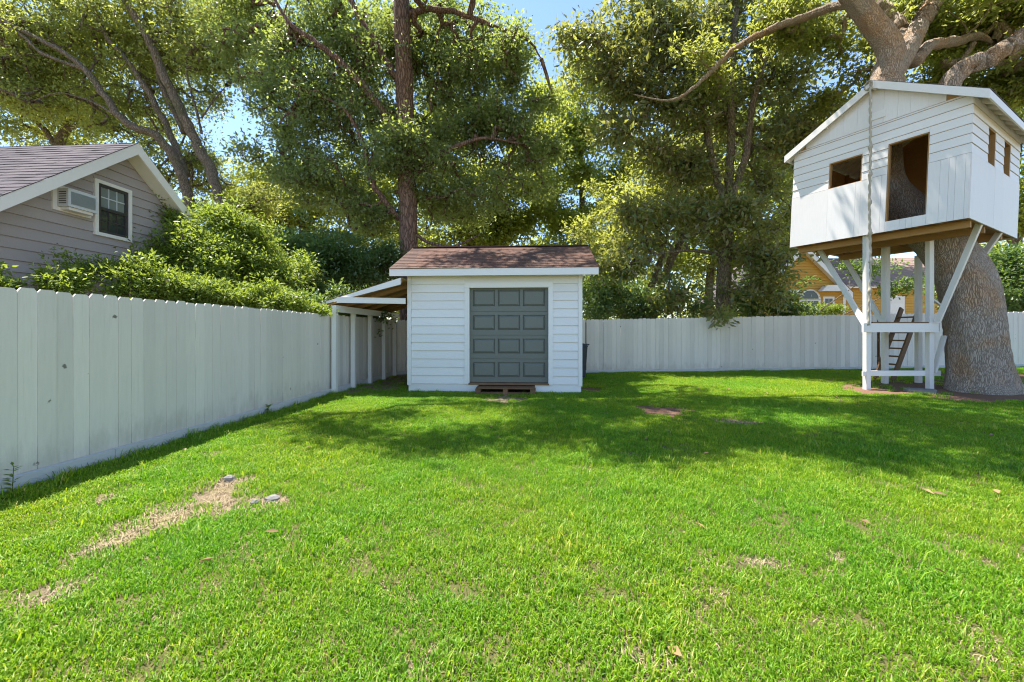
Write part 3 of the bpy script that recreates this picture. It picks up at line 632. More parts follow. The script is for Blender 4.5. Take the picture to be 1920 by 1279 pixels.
# knotted rope
rp_top = T3(UPK + .015, -TOV - .085, eu_z(UPK) - .05); rope = empty('climbing_rope', (rp_top.x, rp_top.y, 1.5), 'thick knotted climbing rope hanging in front of the treehouse from its gable peak', 'rope')
mb = MB(); pts, rad = [], []
nseg = 150; zend = 1.55; knots = [P(1626, yy, rp_top.y).z for yy in (277, 327, 380, 438, 490, 545)]
for i in range(nseg + 1):
    f_ = i / nseg; z = rp_top.z * (1 - f_) + zend * f_
    r = .022 * (1 + .10 * math.sin(i * 2.1)); 
    for kz in knots: r += .02 * math.exp(-((z - kz) / .045) ** 2)
    if z < zend + .1: r *= 1.25
    pts.append((rp_top.x - .06 * f_ + .022 * math.sin(z * 2.6) * f_ + .006 * math.sin(i * 1.05), rp_top.y - .05 * f_ + .006 * math.cos(i * 1.05), z)); rad.append(r)
mb.tube(pts, rad, 8, True, .25); mb.obj('rope_strand', M['rope'], rope, True)
mb = MB(); mb.tube([rp_top + Vector((.0, .09 * math.cos(a) + .05, .085 * math.sin(a) - .03)) for a in [k * math.pi / 8 for k in range(17)]], [.02] * 17, 8); mb.obj('rope_loop', M['rope'], rope, True)
# stepping stone by the posts
sm = MB(); c_ = P(1728, 733, 8.55); c_.z = ground_z(c_.x, c_.y)
sm.prism([c_ + Vector((.30 * math.cos(a) * (1 + .15 * math.sin(3 * a)), .20 * math.sin(a), -.02)) for a in [k * math.pi / 6 for k in range(12)]], (0, 0, .06))
tag(sm.obj('stepping_stone', M['stone']), 'flat grey stepping stone in the mulch by the treehouse posts', 'stone')

for (x_, y_, r_, lb_) in ((512, 938, .045, 'pale grey rock on the near edge of the bare lawn patch'), (430, 899, .035, 'small whitish rock at the far edge of the bare lawn patch'), (478, 946, .025, 'little grey pebble lying in the bare lawn patch')):
    g_ = ground_px(x_, y_); rk = MB(); nn = 9; rr = np.random.default_rng(int(x_))
    rings_ = [[Vector((g_[0] + r_ * sc0 * math.cos(a_) * (.75 + .5 * rr.random()) * 1.4, g_[1] + r_ * sc0 * math.sin(a_) * (.75 + .5 * rr.random()), zz_)) for a_ in [k * 2 * math.pi / nn for k in range(nn)]] for sc0, zz_ in ((1.0, -.02), (.9, .022), (.45, .04))]
    rk.add([p for rg in rings_ for p in rg], [(i * nn + k, i * nn + (k + 1) % nn, (i + 1) * nn + (k + 1) % nn, (i + 1) * nn + k) for i in range(2) for k in range(nn)] + [tuple(2 * nn + k for k in range(nn))])
    tag(rk.obj('rock', M['stone']), lb_, 'rock')

# ------------------------------------------------------------------ grey house behind the left fence
LW = 8.55
def HP(d, z, out=0.0): return Vector((-LW + SL * d + out, d, z))
gh = empty('grey_house', HP(7.9, 0), 'grey lap-sided house gable with white rakes behind the left fence', 'house')
HFm = Frame(HP(0, 0), Vector((SL, 1, 0)), Zv, Vector((1, -SL, 0)).normalized())
dpk = F * LW / (1003 - 228) - .02; zpk = 5.17; GS = .86; GEAVE = 2.55
half = (zpk - GEAVE) / GS
clipg = lambda z: (max(dpk - half, dpk - (zpk - z) / GS), min(dpk + half, dpk + (zpk - z) / GS))
def hd(x): return F * LW / (1003 - x)
wu0, wu1, wz0, wz1 = 7.755, 8.33, 3.36, 4.32
mb = MB(); HFm.prism(mb, [(dpk - half, 0), (dpk + half, 0), (dpk + half, GEAVE), (dpk, zpk), (dpk - half, GEAVE)], -.2, -.012); gw = mb.obj('gable_wall', M['greyside'], gh)
lap_wall(HFm, dpk - half, dpk + half, .3, zpk - .05, .19, [(wu0 - .065, wu1 + .065, wz0 - .065, wz1 + .065)], M['greyside'], gw, -.010, clip=clipg)
mb = MB(); Bk = Vector((-1, SL, 0)).normalized()
mb.prism([HFm.p(dpk - half, 0, -.21), HFm.p(dpk - half, GEAVE, -.21), HFm.p(dpk - half + .15, GEAVE, -.21), HFm.p(dpk - half + .15, 0, -.21)], Bk * 9); mb.obj('side_wall', M['greyside'], gh)
# roof slabs and shingles
OVG = .36
def roofpt(d, out): return HFm.p(d, zpk + .09 - abs(d - dpk) * GS, out)
mb = MB()
for sgn in (-1, 1):
    e = dpk + sgn * (half + .35)
    a0, a1 = roofpt(dpk, OVG), roofpt(e, OVG); mb.prism([a0, a1, a1 + Zv * .03, a0 + Zv * .03], Bk * 10)
groof = mb.obj('roof', M['trim'], gh)
for sgn in (-1, 1):
    e = dpk + sgn * (half + .37); s_ = roofpt(dpk, OVG) - roofpt(e, OVG); SS = s_.length; s_.normalize()
    if sgn < 0: roof_plane(roofpt(e, OVG + .02) + Zv * .032 + Bk * 10, -Bk, s_, 10.02, SS, M['shingle_grey'], groof, .15, .32)
    else: roof_plane(roofpt(e, OVG + .02) + Zv * .032, Bk, s_, 10.02, SS, M['shingle_grey'], groof, .15, .32)
    mb = MB(); mb.prism([roofpt(dpk, OVG + .002) - Zv * .20, roofpt(e, OVG + .002) - Zv * .20, roofpt(e, OVG + .002) + Zv * .026, roofpt(dpk, OVG + .002) + Zv * .026], -Bk * .03); mb.obj('rake_board', M['trim'], groof)
    mb = MB(); mb.prism([roofpt(dpk, OVG - .002) - Zv * .13, roofpt(e, OVG - .002) - Zv * .13, roofpt(e, OVG - .002) - Zv * .11, roofpt(dpk, OVG - .002) - Zv * .11], Bk * (OVG - .01)); mb.obj('soffit', M['trim'], groof)
# window
win = MB(); HFm.box(win, wu0 + .03, wu1 - .03, wz0 + .03, wz1 - .03, -.0118, -.008); win = win.obj('window', M['dark'], gh)
for q_ in ((wu0 - .065, wu0, wz0 - .065, wz1 + .065), (wu1, wu1 + .065, wz0 - .065, wz1 + .065), (wu0 + .001, wu1 - .001, wz1, wz1 + .065), (wu0 + .001, wu1 - .001, wz0 - .065, wz0)):
    HFm.box(MB(), *q_, -.0115, .045).obj('casing', M['trim'], win)
wmid = (wz0 + wz1) / 2
for q_ in ((wu0, wu0 + .055, wz0, wz1), (wu1 - .055, wu1, wz0, wz1), (wu0 + .056, wu1 - .056, wz1 - .055, wz1), (wu0 + .056, wu1 - .056, wz0, wz0 + .05), (wu0 + .056, wu1 - .056, wmid - .03, wmid + .03)):
    HFm.box(MB(), *q_, -.0113, .024).obj('sash_frame', M['dark'], win)
for zc0, zc1, mt in ((wz0 + .05, wmid - .03, M['glass']), (wmid + .03, wz1 - .055, M['blind'])):
    HFm.box(MB(), wu0 + .056, wu1 - .056, zc0, zc1, -.0075, -.002).obj('pane', mt, win)
    gw_ = (wu1 - wu0 - .112) / 3
    for k in (1, 2): HFm.box(MB(), wu0 + .056 + gw_ * k - .007, wu0 + .056 + gw_ * k + .007, zc0, zc1, -.0015, .010).obj('muntin', M['metal'] if zc0 > wmid else M['dark'], win)
    HFm.box(MB(), wu0 + .056, wu1 - .056, (zc0 + zc1) / 2 - .01, (zc0 + zc1) / 2 + .01, -.0014, .008).obj('muntin', M['metal'] if zc0 > wmid else M['dark'], win)
# air conditioner in its sleeve
ad0, ad1, az0, az1 = 7.09, 7.56, 3.65, 3.97
ac = empty('air_conditioner', HFm.p((ad0 + ad1) / 2, az0), 'white window air conditioner jutting from the grey gable wall beside its window', 'air conditioner')
mb = MB(); HFm.box(mb, ad0, ad1, az0, az1, .035, .24); acb = mb.obj('housing', M['metal'], ac)
HFm.box(MB(), ad0 + .04, ad1 - .04, az0 + .05, az1 - .05, .2405, .25).obj('coil_panel', M['coil'], ac)
for q_ in ((ad0 - .07, ad0 - .002, az0 - .07, az1 + .07), (ad1 + .002, ad1 + .07, az0 - .07, az1 + .07), (ad0 - .001, ad1 + .001, az1 + .002, az1 + .07), (ad0 - .001, ad1 + .001, az0 - .07, az0 - .002)):
    HFm.box(MB(), *q_, -.012, .034).obj('sleeve_trim', M['trim'], ac)
HFm.box(MB(), ad0 + .04, ad1 - .04, az0 - .05, az0 - .003, .035, .2).obj('support', M['trim'], ac)
for k in range(6): MB().add(*(lambda m_: (m_.v, m_.f))(HFm.box(MB(), ad0 - .004, ad0 - .0005, az0 + .05 + k * .04, az0 + .065 + k * .04, .06, .2))).obj('louvre', M['dark'], ac)

# ------------------------------------------------------------------ yellow house behind the back fence
YD = 23.0
yh = empty('yellow_house', P(1525, 660, YD), 'yellow lap-sided house with arched window behind the back fence', 'house')
YF = Frame(P(1525, CY, YD) - Zv * CAMZ, Vector((1, -.02, 0)).normalized(), Zv, Vector((-.02, -1, 0)).normalized())
k_ = YD / F; yu = lambda x: (x - 1525) * k_; yz = lambda y_: CAMZ - (y_ - CY) * k_
ypk, yzp = yu(1503), yz(462); sl = 1.02
cl = lambda z: (max(yu(1418), ypk - (yzp - z) / sl), min(yu(1580), ypk + (yzp - z) / sl))
AX, AR = yu(1518.5), 19.5 * k_; SPR = yz(562)
yholes = [(yu(1472), yu(1489), yz(625), yz(565)), (yu(1543), yu(1564), yz(625), yz(556)), (AX - AR, AX + AR, yz(625), SPR)]
mb = MB(); lo = yz(690)
YF.prism(mb, [(cl(lo)[0], lo), (cl(lo)[1], lo), (cl(lo)[1], yzp - (cl(lo)[1] - ypk) * sl), (ypk, yzp), (cl(lo)[0], yzp - (ypk - cl(lo)[0]) * sl)], -.15, -.012); yw = mb.obj('gable_wall', M['yellow'], yh)
lap_wall(YF, 0, 0, yz(640), yzp - .1, .16, yholes[:2] + [(AX - AR * .98, AX + AR * .98, yz(625), SPR), (AX - AR * .8, AX + AR * .8, SPR, SPR + AR * .62)], M['yellow'], yw, -.010, clip=cl, t=.05, gap=.03)
for a, b, c, d in yholes[:2]:
    mb = MB(); YF.box(mb, a, b, c, d, -.02, .012); w = mb.obj('window', M['trim'], yh)
    for i in range(2):
        for j in range(2):
            x0 = a + .10 + (b - a - .2) * i / 2; x1 = x0 + (b - a - .2) / 2 - .025; zz0 = c + .1 + (d - c - .2) * j / 2; zz1 = zz0 + (d - c - .2) / 2 - .025
            YF.box(MB(), x0 + .012, x1 + .012, zz0, zz1, .013, .018).obj('pane', M['glass'], w)
    # small hooded cornice over the window
    mb = MB(); mb.prism([YF.p(a - .35, d + .28, .02), YF.p(b + .35, d + .28, .02), YF.p(b + .1, d + .62, .02), YF.p(a - .0, d + .62, .02)], YF.en * .35); mb.obj('cornice', M['trim'], w)
mb = MB()
arc = [(AX + AR * math.cos(t_), SPR + AR * math.sin(t_)) for t_ in [math.pi * i / 20 for i in range(21)]]
YF.prism(mb, [(AX - AR, yz(625)), (AX + AR, yz(625))] + arc, -.01, .03); aw = mb.obj('arched_window', M['trim'], yh)
r2 = AR - .13
YF.prism(MB(), [(AX + r2 * math.cos(t_), SPR + .05 + r2 * math.sin(t_)) for t_ in [math.pi * i / 20 for i in range(21)]], .031, .038).obj('fan_pane', M['glass'], aw)
for i in range(2):
    x0 = AX - r2 + i * (r2 + .03); YF.box(MB(), x0, x0 + r2 - .03, yz(622), SPR - .08, .031, .038).obj('pane', M['glass'], aw)
for sgn in (-1, 1):
    mb = MB(); e_ = yu(1590) if sgn > 0 else yu(1408); ez = yzp - abs(e_ - ypk) * sl
    mb.prism([YF.p(ypk, yzp - .28, .0), YF.p(e_, ez - .28, .0), YF.p(e_, ez + .06, .0), YF.p(ypk, yzp + .06, .0)], YF.en * .3); mb.obj('rake_board', M['trim'], yh)
    s_ = (YF.p(ypk, yzp, 0) - YF.p(e_, ez, 0)); SS = s_.length; s_.normalize()
    b0 = YF.p(e_, ez + .065, .33)
    if sgn > 0: roof_plane(b0, -YF.en, s_, 8.0, SS, M['shingle_grey'], yh, .3, .5)
    else: roof_plane(b0 - YF.en * 8.0, YF.en, s_, 8.0, SS, M['shingle_grey'], yh, .3, .5)
YF.box(MB(), yu(1579), yu(1584), lo, yz(556), -.012, .03).obj('corner_board', M['trim'], yh)
# lower wing with a tan roof to its right
mb = MB(); YF.box(mb, yu(1586), yu(2050), lo, yz(536), -2.0, -1.0); wg = mb.obj('wing_wall', M['yellow'], yh)
WF = Frame(YF.p(0, 0, -1.0), YF.eu, YF.ez, YF.en)
lap_wall(WF, yu(1586), yu(2050), yz(640), yz(537), .16, [], M['yellow'], wg, .002, t=.05, gap=.03)
gd = MB(); WF.box(gd, yu(1680), yu(1722), yz(640), yz(552), .03, .06); gd = gd.obj('garage_door', M['trim'], yh)
for i in range(6):
    zz = yz(640) + (yz(552) - yz(640)) * i / 6; WF.box(MB(), yu(1683), yu(1719), zz + .04, zz + (yz(552) - yz(640)) / 6 - .03, .061, .075).obj('door_panel', M['trim'], gd)
e0 = YF.p(yu(1578), yz(535), -.6); s_ = (YF.en * -4.0 + Zv * 2.4); SS = s_.length; s_.normalize()
mb = MB(); L_ = yu(2090) - yu(1578); mb.prism([e0 - Zv * .1, e0 - Zv * .1 + s_ * SS, e0 + s_ * SS, e0], YF.eu * L_); wr = mb.obj('wing_roof', M['trim'], yh)
roof_plane(e0 + Zv * .005, YF.eu, s_, L_, SS, M['shingle_pink'], wr, .3, .5)

# ------------------------------------------------------------------ foliage
def unit(a): return a / np.maximum(1e-9, np.linalg.norm(a, axis=1, keepdims=True))
def leaf_object(name, c, d, n, L, W, mat, parent, rnd, fold=.18):
    k = len(c); d = unit(d); s = unit(np.cross(d, n)); n = np.cross(s, d)
    L = L[:, None]; W = W[:, None]; mid = c + d * L * .48 + n * W * fold
    V = np.empty((k, 4, 3), np.float32); V[:, 0] = c; V[:, 1] = mid + s * W * .5; V[:, 2] = c + d * L - n * L * .06; V[:, 3] = mid - s * W * .5
    b = (np.arange(k) * 4)[:, None]; I = np.concatenate([b + 0, b + 1, b + 2, b + 0, b + 2, b + 3], 1).reshape(-1).astype(np.int32)
    me = bpy.data.meshes.new(name); me.vertices.add(4 * k); me.vertices.foreach_set('co', V.reshape(-1))
    me.loops.add(6 * k); me.loops.foreach_set('vertex_index', I); me.polygons.add(2 * k)
    me.polygons.foreach_set('loop_start', np.arange(0, 6 * k, 3, dtype=np.int32))
    me.update(calc_edges=True)
    a = me.attributes.new('rnd', 'FLOAT', 'POINT'); a.data.foreach_set('value', np.repeat(rnd, 4).astype(np.float32))
    me.materials.append(mat); o = link(name, me, parent); o['kind'] = 'stuff'; return o
def blob_points(blobs, n, rng, shell=.5):
    out = []; B = []
    for b in blobs:
        if b[0] == 'm': c = np.array(b[1:4], float); r = np.array(b[4:7], float); w = b[7] if len(b) > 7 else 1
        else:
            x, y, d, rx, ry, rd = b[:6]; c = np.array(P(x, y, d)); r = np.array([rx * d / F, rd, ry * d / F]); w = b[6] if len(b) > 6 else 1
        B.append((c, r, w * (r[0] * r[2]) * r[1] ** .5))
    tot = sum(b[2] for b in B)
    for c, r, w in B:
        k = max(3, int(round(n * w / tot))); ns = max(2, int(k / 9)); su = unit(rng.normal(size=(ns, 3))) * (rng.random(ns) ** (1 / 2.2))[:, None] * .95
        sr = .26 + .34 * rng.random(ns); which = rng.integers(0, ns, k); u = unit(rng.normal(size=(k, 3))); q = rng.random(k) ** (1 / 2.5)
        out.append(c + (su[which] + u * (q * sr[which])[:, None] * np.array([1.25, 1.25, .75])) * r)
    return np.concatenate(out)
def smooth_path(pts, rad, n=6):
    pts = [np.array(p, float) for p in pts]; P_ = [2 * pts[0] - pts[1]] + pts + [2 * pts[-1] - pts[-2]]; o, r = [], []
    for i in range(1, len(P_) - 2):
        for k in range(n):
            t = k / n; a, b, c, d = P_[i - 1], P_[i], P_[i + 1], P_[i + 2]
            o.append(.5 * (2 * b + (c - a) * t + (2 * a - 5 * b + 4 * c - d) * t * t + (3 * b - a - 3 * c + d) * t ** 3)); r.append(rad[i - 1] * (1 - t) + rad[i] * t)
    o.append(pts[-1]); r.append(rad[-1]); return o, r
def tree(name, label, cat, limbs, blobs, nclus, nleaf, leaf, mats, group=None, clus_r=.5, seed=1, flat=.65, up=.75, twig_r=.011, seg=12, shell=.5, trunk_name='trunk', max_link=2.6, droop=.15):
    """limbs: list of (points, radii) with points as px triples (x, y, d) or metres ('m', X, Y, Z)"""
    rng = np.random.default_rng(seed); random.seed(seed)
    conv = lambda p: np.array(p[1:], float) if p[0] == 'm' else np.array(P(*p))
    nodes = []; base = conv(limbs[0][0][0]); root = empty(name, (base[0], base[1], max(0, ground_z(base[0], base[1]))), label, cat, group)
    tm = MB()
    for pts, rad in limbs:
        q, r = smooth_path([conv(p) for p in pts], rad, 7 if seg < 20 else 12)
        for i in range(1, len(q) - 1): q[i] = q[i] + rng.normal(size=3) * (min(.04, r[i] * .16) if r[i] < .2 else 0)
        tm.tube(q, r, seg if max(rad) > .12 else 7, True, .12 if seg < 20 else .05)
        nodes += [(p, rr) for p, rr in zip(q, r)]
    tm.obj(trunk_name, mats[0], root, True)
    C = blob_points(blobs, nclus, rng, shell)
    if shell > .6:
        out_ = rng.random(len(C)) < .22; C[out_] += (np.array([0, -.12, .22]) + rng.normal(size=(int(out_.sum()), 3)) * .16) * clus_r / .25
    # greedy branching: every cluster hangs on the nearest earlier node
    NP_ = np.array([p for p, r in nodes]); hi = NP_[:, 2] > (.25 * NP_[:, 2].max()); NP_ = NP_[hi]
    order = np.argsort(np.min(np.linalg.norm(C[:, None] - NP_[None], axis=2), axis=1)); C = C[order]
    allp = list(NP_); par = []
    arr = np.empty((len(NP_) + len(C), 3)); arr[:len(NP_)] = NP_; m = len(NP_)
    for c in C:
        dd = np.linalg.norm(arr[:m] - c, axis=1); j = int(np.argmin(dd)); par.append((j, dd[j])); arr[m] = c; m += 1
    cnt = np.ones(len(arr))
    for i in range(len(C) - 1, -1, -1): cnt[par[i][0]] += cnt[len(NP_) + i]
    bmh = MB()
    for i, c in enumerate(C):
        j, dist = par[i]
        if dist > max_link: continue
        a = arr[j]; r1 = min(.10, twig_r * cnt[len(NP_) + i] ** .42); r0 = r1 * 1.15
        mid = (a + c) / 2 + rng.normal(size=3) * dist * .10 + np.array([0, 0, -.04 * dist])
        bmh.tube([a, mid, c], [r0, (r0 + r1) / 2, r1 * .7], 4 if r1 < .03 else 6, False)
    if bmh.v: bmh.obj('branches', mats[0], root, True)['kind'] = 'stuff'
    Ll, Ww = leaf
    k = rng.poisson(nleaf * (.45 + 1.1 * rng.random(len(C)))); cen = np.repeat(C, k, axis=0); rc = np.repeat(clus_r * (.55 + .8 * rng.random(len(C))), k); n = len(cen)
    tone = np.repeat(rng.random(len(C)), k)
    off = rng.normal(size=(n, 3)) * np.array([.55, .55, .55 * flat]) * rc[:, None]
    dirs = unit(off) * .6 + rng.normal(size=(n, 3)) * .55 + np.array([0, 0, -droop]); nor = rng.normal(size=(n, 3)) * .62 + np.array([0, 0, up]) + unit(off) * .25
    sz = .5 + 1.0 * rng.random(n)
    leaf_object('crown', cen + off, dirs, nor, Ll * sz, Ww * sz, mats[1], root, np.clip(tone * .55 + rng.random(n) * .45, 0, 1))
    return root, n
NLEAF = 0
def T(*a, **k):
    global NLEAF
    r, n = tree(*a, **k); NLEAF += n; return r

# straight tall trunk right behind the shed, dark small-leaved crown
T('tall_tree', 'tall straight reddish trunk with dark small-leaved crown behind the shed roof', 'tree',
  [([(768, 705, 13.7), (767, 560, 13.7), (766, 440, 13.7), (763, 330, 13.7), (759, 180, 13.7), (755, 60, 13.7), (750, -90, 13.8), (746, -260, 14), (742, -420, 14)], [.34, .315, .305, .30, .295, .285, .25, .2, .1]),
   ([(755, 290, 13.8), (716, 207, 13.5), (649, 127, 13.2), (598, 84, 13.0), (540, 40, 12.8), (500, -30, 12.6)], [.15, .13, .11, .09, .06, .03]),
   ([(750, 412, 13.7), (718, 372, 13.4), (695, 335, 13.2), (680, 270, 13.1), (640, 200, 13.0), (560, 170, 13.2)], [.11, .10, .09, .075, .05, .02]),
   ([(765, 28, 13.8), (800, 18, 13.5), (850, 22, 13.3), (905, 42, 13.1), (985, 72, 13.0), (1015, 110, 13.0)], [.12, .10, .085, .07, .045, .02]),
   ([(770, 330, 13.7), (830, 290, 13.4), (900, 260, 13.3), (980, 270, 13.3)], [.11, .09, .06, .03]),
   ([(775, 437, 13.7), (805, 455, 13.6), (850, 462, 13.5), (900, 440, 13.5)], [.07, .055, .045, .02]),
   ([(745, 150, 13.7), (690, 60, 13.6), (640, -30, 13.5)], [.12, .09, .05]),
   ([(660, 430, 15), (640, 380, 15), (600, 345, 15), (540, 330, 15)], [.05, .06, .05, .02])],
  [(640, 60, 14.6, 140, 95, 1.5), (560, 170, 14.2, 90, 100, 1.4), (660, 220, 14.0, 120, 95, 1.3), (540, 300, 14.0, 68, 70, 1.1), (640, 340, 14.2, 105, 75, 1.2), (765, 265, 12.9, 95, 65, .6, 1.1),
   (860, 120, 14.6, 125, 115, 1.5), (930, 230, 14.0, 115, 95, 1.3), (880, 340, 14.0, 130, 75, 1.2), (970, 130, 13.8, 60, 95, 1.0), (770, 60, 15.2, 120, 90, 1.0, .9), (720, 400, 14.4, 90, 50, 1.0, .8), (480, 70, 15, 90, 75, 1.4, .9), (470, 15, 14.5, 90, 40, 1.2), (1010, 330, 14.4, 50, 70, .9, .8), (1020, 180, 13.6, 45, 60, .6, .6), (500, 240, 14.4, 45, 70, 1.0, .8), (830, 240, 15.4, 90, 80, 1.0, .8), (700, 150, 15.6, 90, 90, 1.0, .8), (780, 420, 15.6, 110, 40, 1.0, .6),
   ('m', -5.60, 8.30, 11.40, 1.50, 0.90, 0.80, 1.12), ('m', -4.30, 7.10, 11.40, 1.20, 0.60, 0.60, 0.99), ('m', -3.40, 7.80, 11.40, 1.40, 0.80, 0.80, 0.99), ('m', -2.20, 6.90, 11.40, 1.20, 0.60, 0.60, 1.05), ('m', -3.40, 10.10, 13.2, 2.6, 1.3, 1.0, .7), ('m', -.80, 10.80, 13.8, 2.8, 1.2, 1.0, .7), ('m', -3.2, 11.6, 12.4, 1.5, .8, .6, .9), ('m', -1.3, 11.9, 12.8, 1.2, .7, .6, .9)],
  2900, 56, (.122, .058), (M['bark_pine'], M['leaf_dark']), seed=11, clus_r=.44, twig_r=.013)
# leaning multi-stemmed oak behind the grey house
T('leaning_oak', 'oak with several long grey stems leaning over the grey house roof', 'tree',
  [([(462, 690, 16.4), (446, 480, 16.4), (418, 390, 16.4), (385, 300, 16.4), (352, 235, 16.3), (305, 135, 16.2), (268, 55, 16), (228, -10, 16), (180, -120, 16)], [0.230, 0.216, 0.209, 0.194, 0.180, 0.158, 0.137, 0.108, 0.058]),
   ([(372, 690, 16.8), (358, 430, 16.8), (345, 340, 16.6), (300, 262, 16.3), (228, 222, 16), (160, 132, 15.8), (95, 85, 15.6), (0, 40, 15.4), (-90, 10, 15.2)], [0.230, 0.216, 0.194, 0.158, 0.137, 0.108, 0.086, 0.072, 0.036]),
   ([(350, 330, 16.8), (318, 250, 16.8), (285, 185, 16.7), (240, 115, 16.6), (195, 60, 16.5), (150, -60, 16.4)], [0.144, 0.130, 0.115, 0.094, 0.072, 0.036]),
   ([(345, 250, 16.9), (300, 150, 17), (296, 110, 17), (275, 40, 17), (240, -60, 17)], [0.108, 0.101, 0.094, 0.079, 0.043]),
   ([(378, 250, 16.3), (368, 205, 16.2), (352, 150, 16.1), (350, 110, 16)], [0.050, 0.043, 0.036, 0.014]),
   ([(378, 222, 16.2), (400, 190, 16.1), (425, 160, 16)], [0.036, 0.029, 0.014]),
   ([(160, 132, 15.8), (80, 100, 15.5), (30, 60, 15.4), (-60, 30, 15.2)], [0.072, 0.065, 0.050, 0.022]),
   ([(228, 222, 16), (170, 190, 15.8), (110, 175, 15.6), (60, 190, 15.4)], [0.050, 0.040, 0.029, 0.014])],
  [(60, 60, 17, 130, 95, 1.8), (210, 60, 17.3, 120, 100, 1.8), (340, 50, 17.3, 110, 95, 1.8), (120, 190, 17.2, 120, 75, 1.6, .7), (260, 200, 17.8, 100, 80, 1.5, .7), (405, 95, 16.8, 75, 75, 1.4, .9), (330, 300, 18, 75, 65, 1.2, .8), (440, 395, 18, 70, 45, 1.2, .9), (375, 190, 16.6, 42, 45, .9, .6), (430, 20, 16.8, 80, 55, 1.5), (20, 150, 16.6, 70, 70, 1.4, .7), (470, 360, 17.6, 55, 50, .9, .9), (460, 110, 17, 60, 55, 1.2, 1.0), (390, 330, 18.2, 55, 60, 1.2, .9), (300, 120, 18.4, 130, 90, 1.6, .7), (90, 120, 18.4, 120, 90, 1.6, .7)],
  2300, 48, (.122, .06), (M['bark_grey'], M['leaf_oak']), seed=12, clus_r=.46, up=.5, twig_r=.014)
# tree further left
T('spreading_tree', 'yellow-green spreading tree above the grey house ridge', 'tree',
  [([(92, 680, 21), (100, 330, 21), (112, 268, 21), (135, 215, 21), (160, 150, 20.5)], [.3, .26, .22, .17, .06]), ([(108, 275, 21), (70, 230, 20.6), (20, 200, 20.2)], [.14, .1, .04]), ([(122, 245, 21), (190, 215, 20.6), (235, 180, 20.2)], [.11, .08, .04])],
  [(40, 170, 20, 90, 70, 2.2), (130, 190, 20.5, 100, 60, 2.0), (230, 235, 21, 80, 45, 2.0), (30, 250, 21, 80, 40, 2), (150, 255, 22, 90, 35, 2), (-60, 90, 20, 90, 120, 2.5)],
  520, 52, (.16, .08), (M['bark_grey'], M['leaf_oak']), seed=13, clus_r=.6, up=.4)
# magnolia
T('magnolia_tree', 'large-leaved magnolia with bronze leaf undersides leaning over the back fence', 'tree',
  [([(1358, 690, 14.2), (1356, 590, 14.2), (1358, 500, 14.2), (1362, 430, 14.2), (1366, 370, 14.2)], [.27, .25, .235, .22, .2]),
   ([(1366, 375, 14.2), (1370, 280, 14.3), (1372, 150, 14.4), (1380, 20, 14.5), (1385, -120, 14.5)], [.15, .14, .12, .1, .05]),
   ([(1363, 400, 14.2), (1335, 300, 14.3), (1322, 230, 14.4), (1300, 120, 14.5), (1270, 0, 14.6)], [.14, .12, .1, .08, .04]),
   ([(1367, 385, 14.1), (1398, 290, 14.0), (1412, 190, 14.0), (1445, 80, 14)], [.13, .12, .1, .05]),
   ([(1358, 480, 14.2), (1300, 470, 13.8), (1230, 478, 13.6), (1180, 500, 13.4)], [.07, .055, .04, .02]),
   ([(1360, 470, 14.2), (1420, 480, 13.8), (1480, 505, 13.5)], [.06, .045, .02])],
  [(1210, 70, 15, 120, 85, 1.5), (1340, 60, 15.2, 115, 85, 1.5), (1470, 90, 14.8, 95, 95, 1.3), (1240, 190, 14.6, 130, 80, 1.3), (1400, 200, 15, 115, 75, 1.2, .7), (1510, 240, 14.2, 55, 85, 1.0), (1170, 265, 14.6, 85, 65, 1.1, .8), (1110, 120, 14.8, 55, 90, .9, .8), (1090, 60, 14.6, 35, 60, .7, .5),
   (1300, 310, 14.6, 115, 65, 1.1, .8), (1450, 330, 14.6, 75, 70, 1.0, .7), (1370, 375, 12.9, 80, 42, .5, 1.0), (1230, 420, 14, 115, 55, 1.0, .9), (1410, 450, 14, 90, 45, 1.0, .8), (1170, 490, 13.8, 80, 42, .8, .9), (1290, 530, 14.4, 60, 35, .7, .5), (1425, 520, 13.7, 50, 42, .8, .9), (1375, 560, 13.4, 45, 35, .45, .7), (1448, 552, 13.7, 34, 32, .5, 1.0), (1462, 480, 13.6, 34, 30, .5, 1.0), (1482, 512, 13.6, 24, 24, .4, .7), (1352, 592, 12.85, 16, 14, .12, 1.0)],
  1250, 40, (.195, .08), (M['bark_grey'], M['leaf_magnolia']), seed=14, clus_r=.46, flat=.8, up=.35, twig_r=.013)
# small leaning trees right of the shed, behind the fence
T('small_leaning_tree', 'dark leaning double-stemmed small tree behind the fence right of the shed', 'tree',
  [([(1205, 680, 17), (1222, 590, 17), (1240, 530, 17), (1262, 480, 17), (1285, 430, 17), (1300, 360, 17)], [.2, .19, .17, .16, .13, .05]), ([(1180, 680, 17.6), (1212, 560, 17.6), (1235, 505, 17.6), (1240, 450, 17.6), (1200, 380, 17.6)], [.17, .16, .15, .12, .05])],
  [(1200, 400, 17.5, 100, 60, 1.6), (1290, 400, 17.5, 90, 60, 1.6), (1130, 440, 17.5, 70, 60, 1.4), (1240, 330, 18, 110, 60, 1.6)],
  300, 90, (.17, .08), (M['bark_grey'], M['leaf_oak']), seed=15, clus_r=.52)
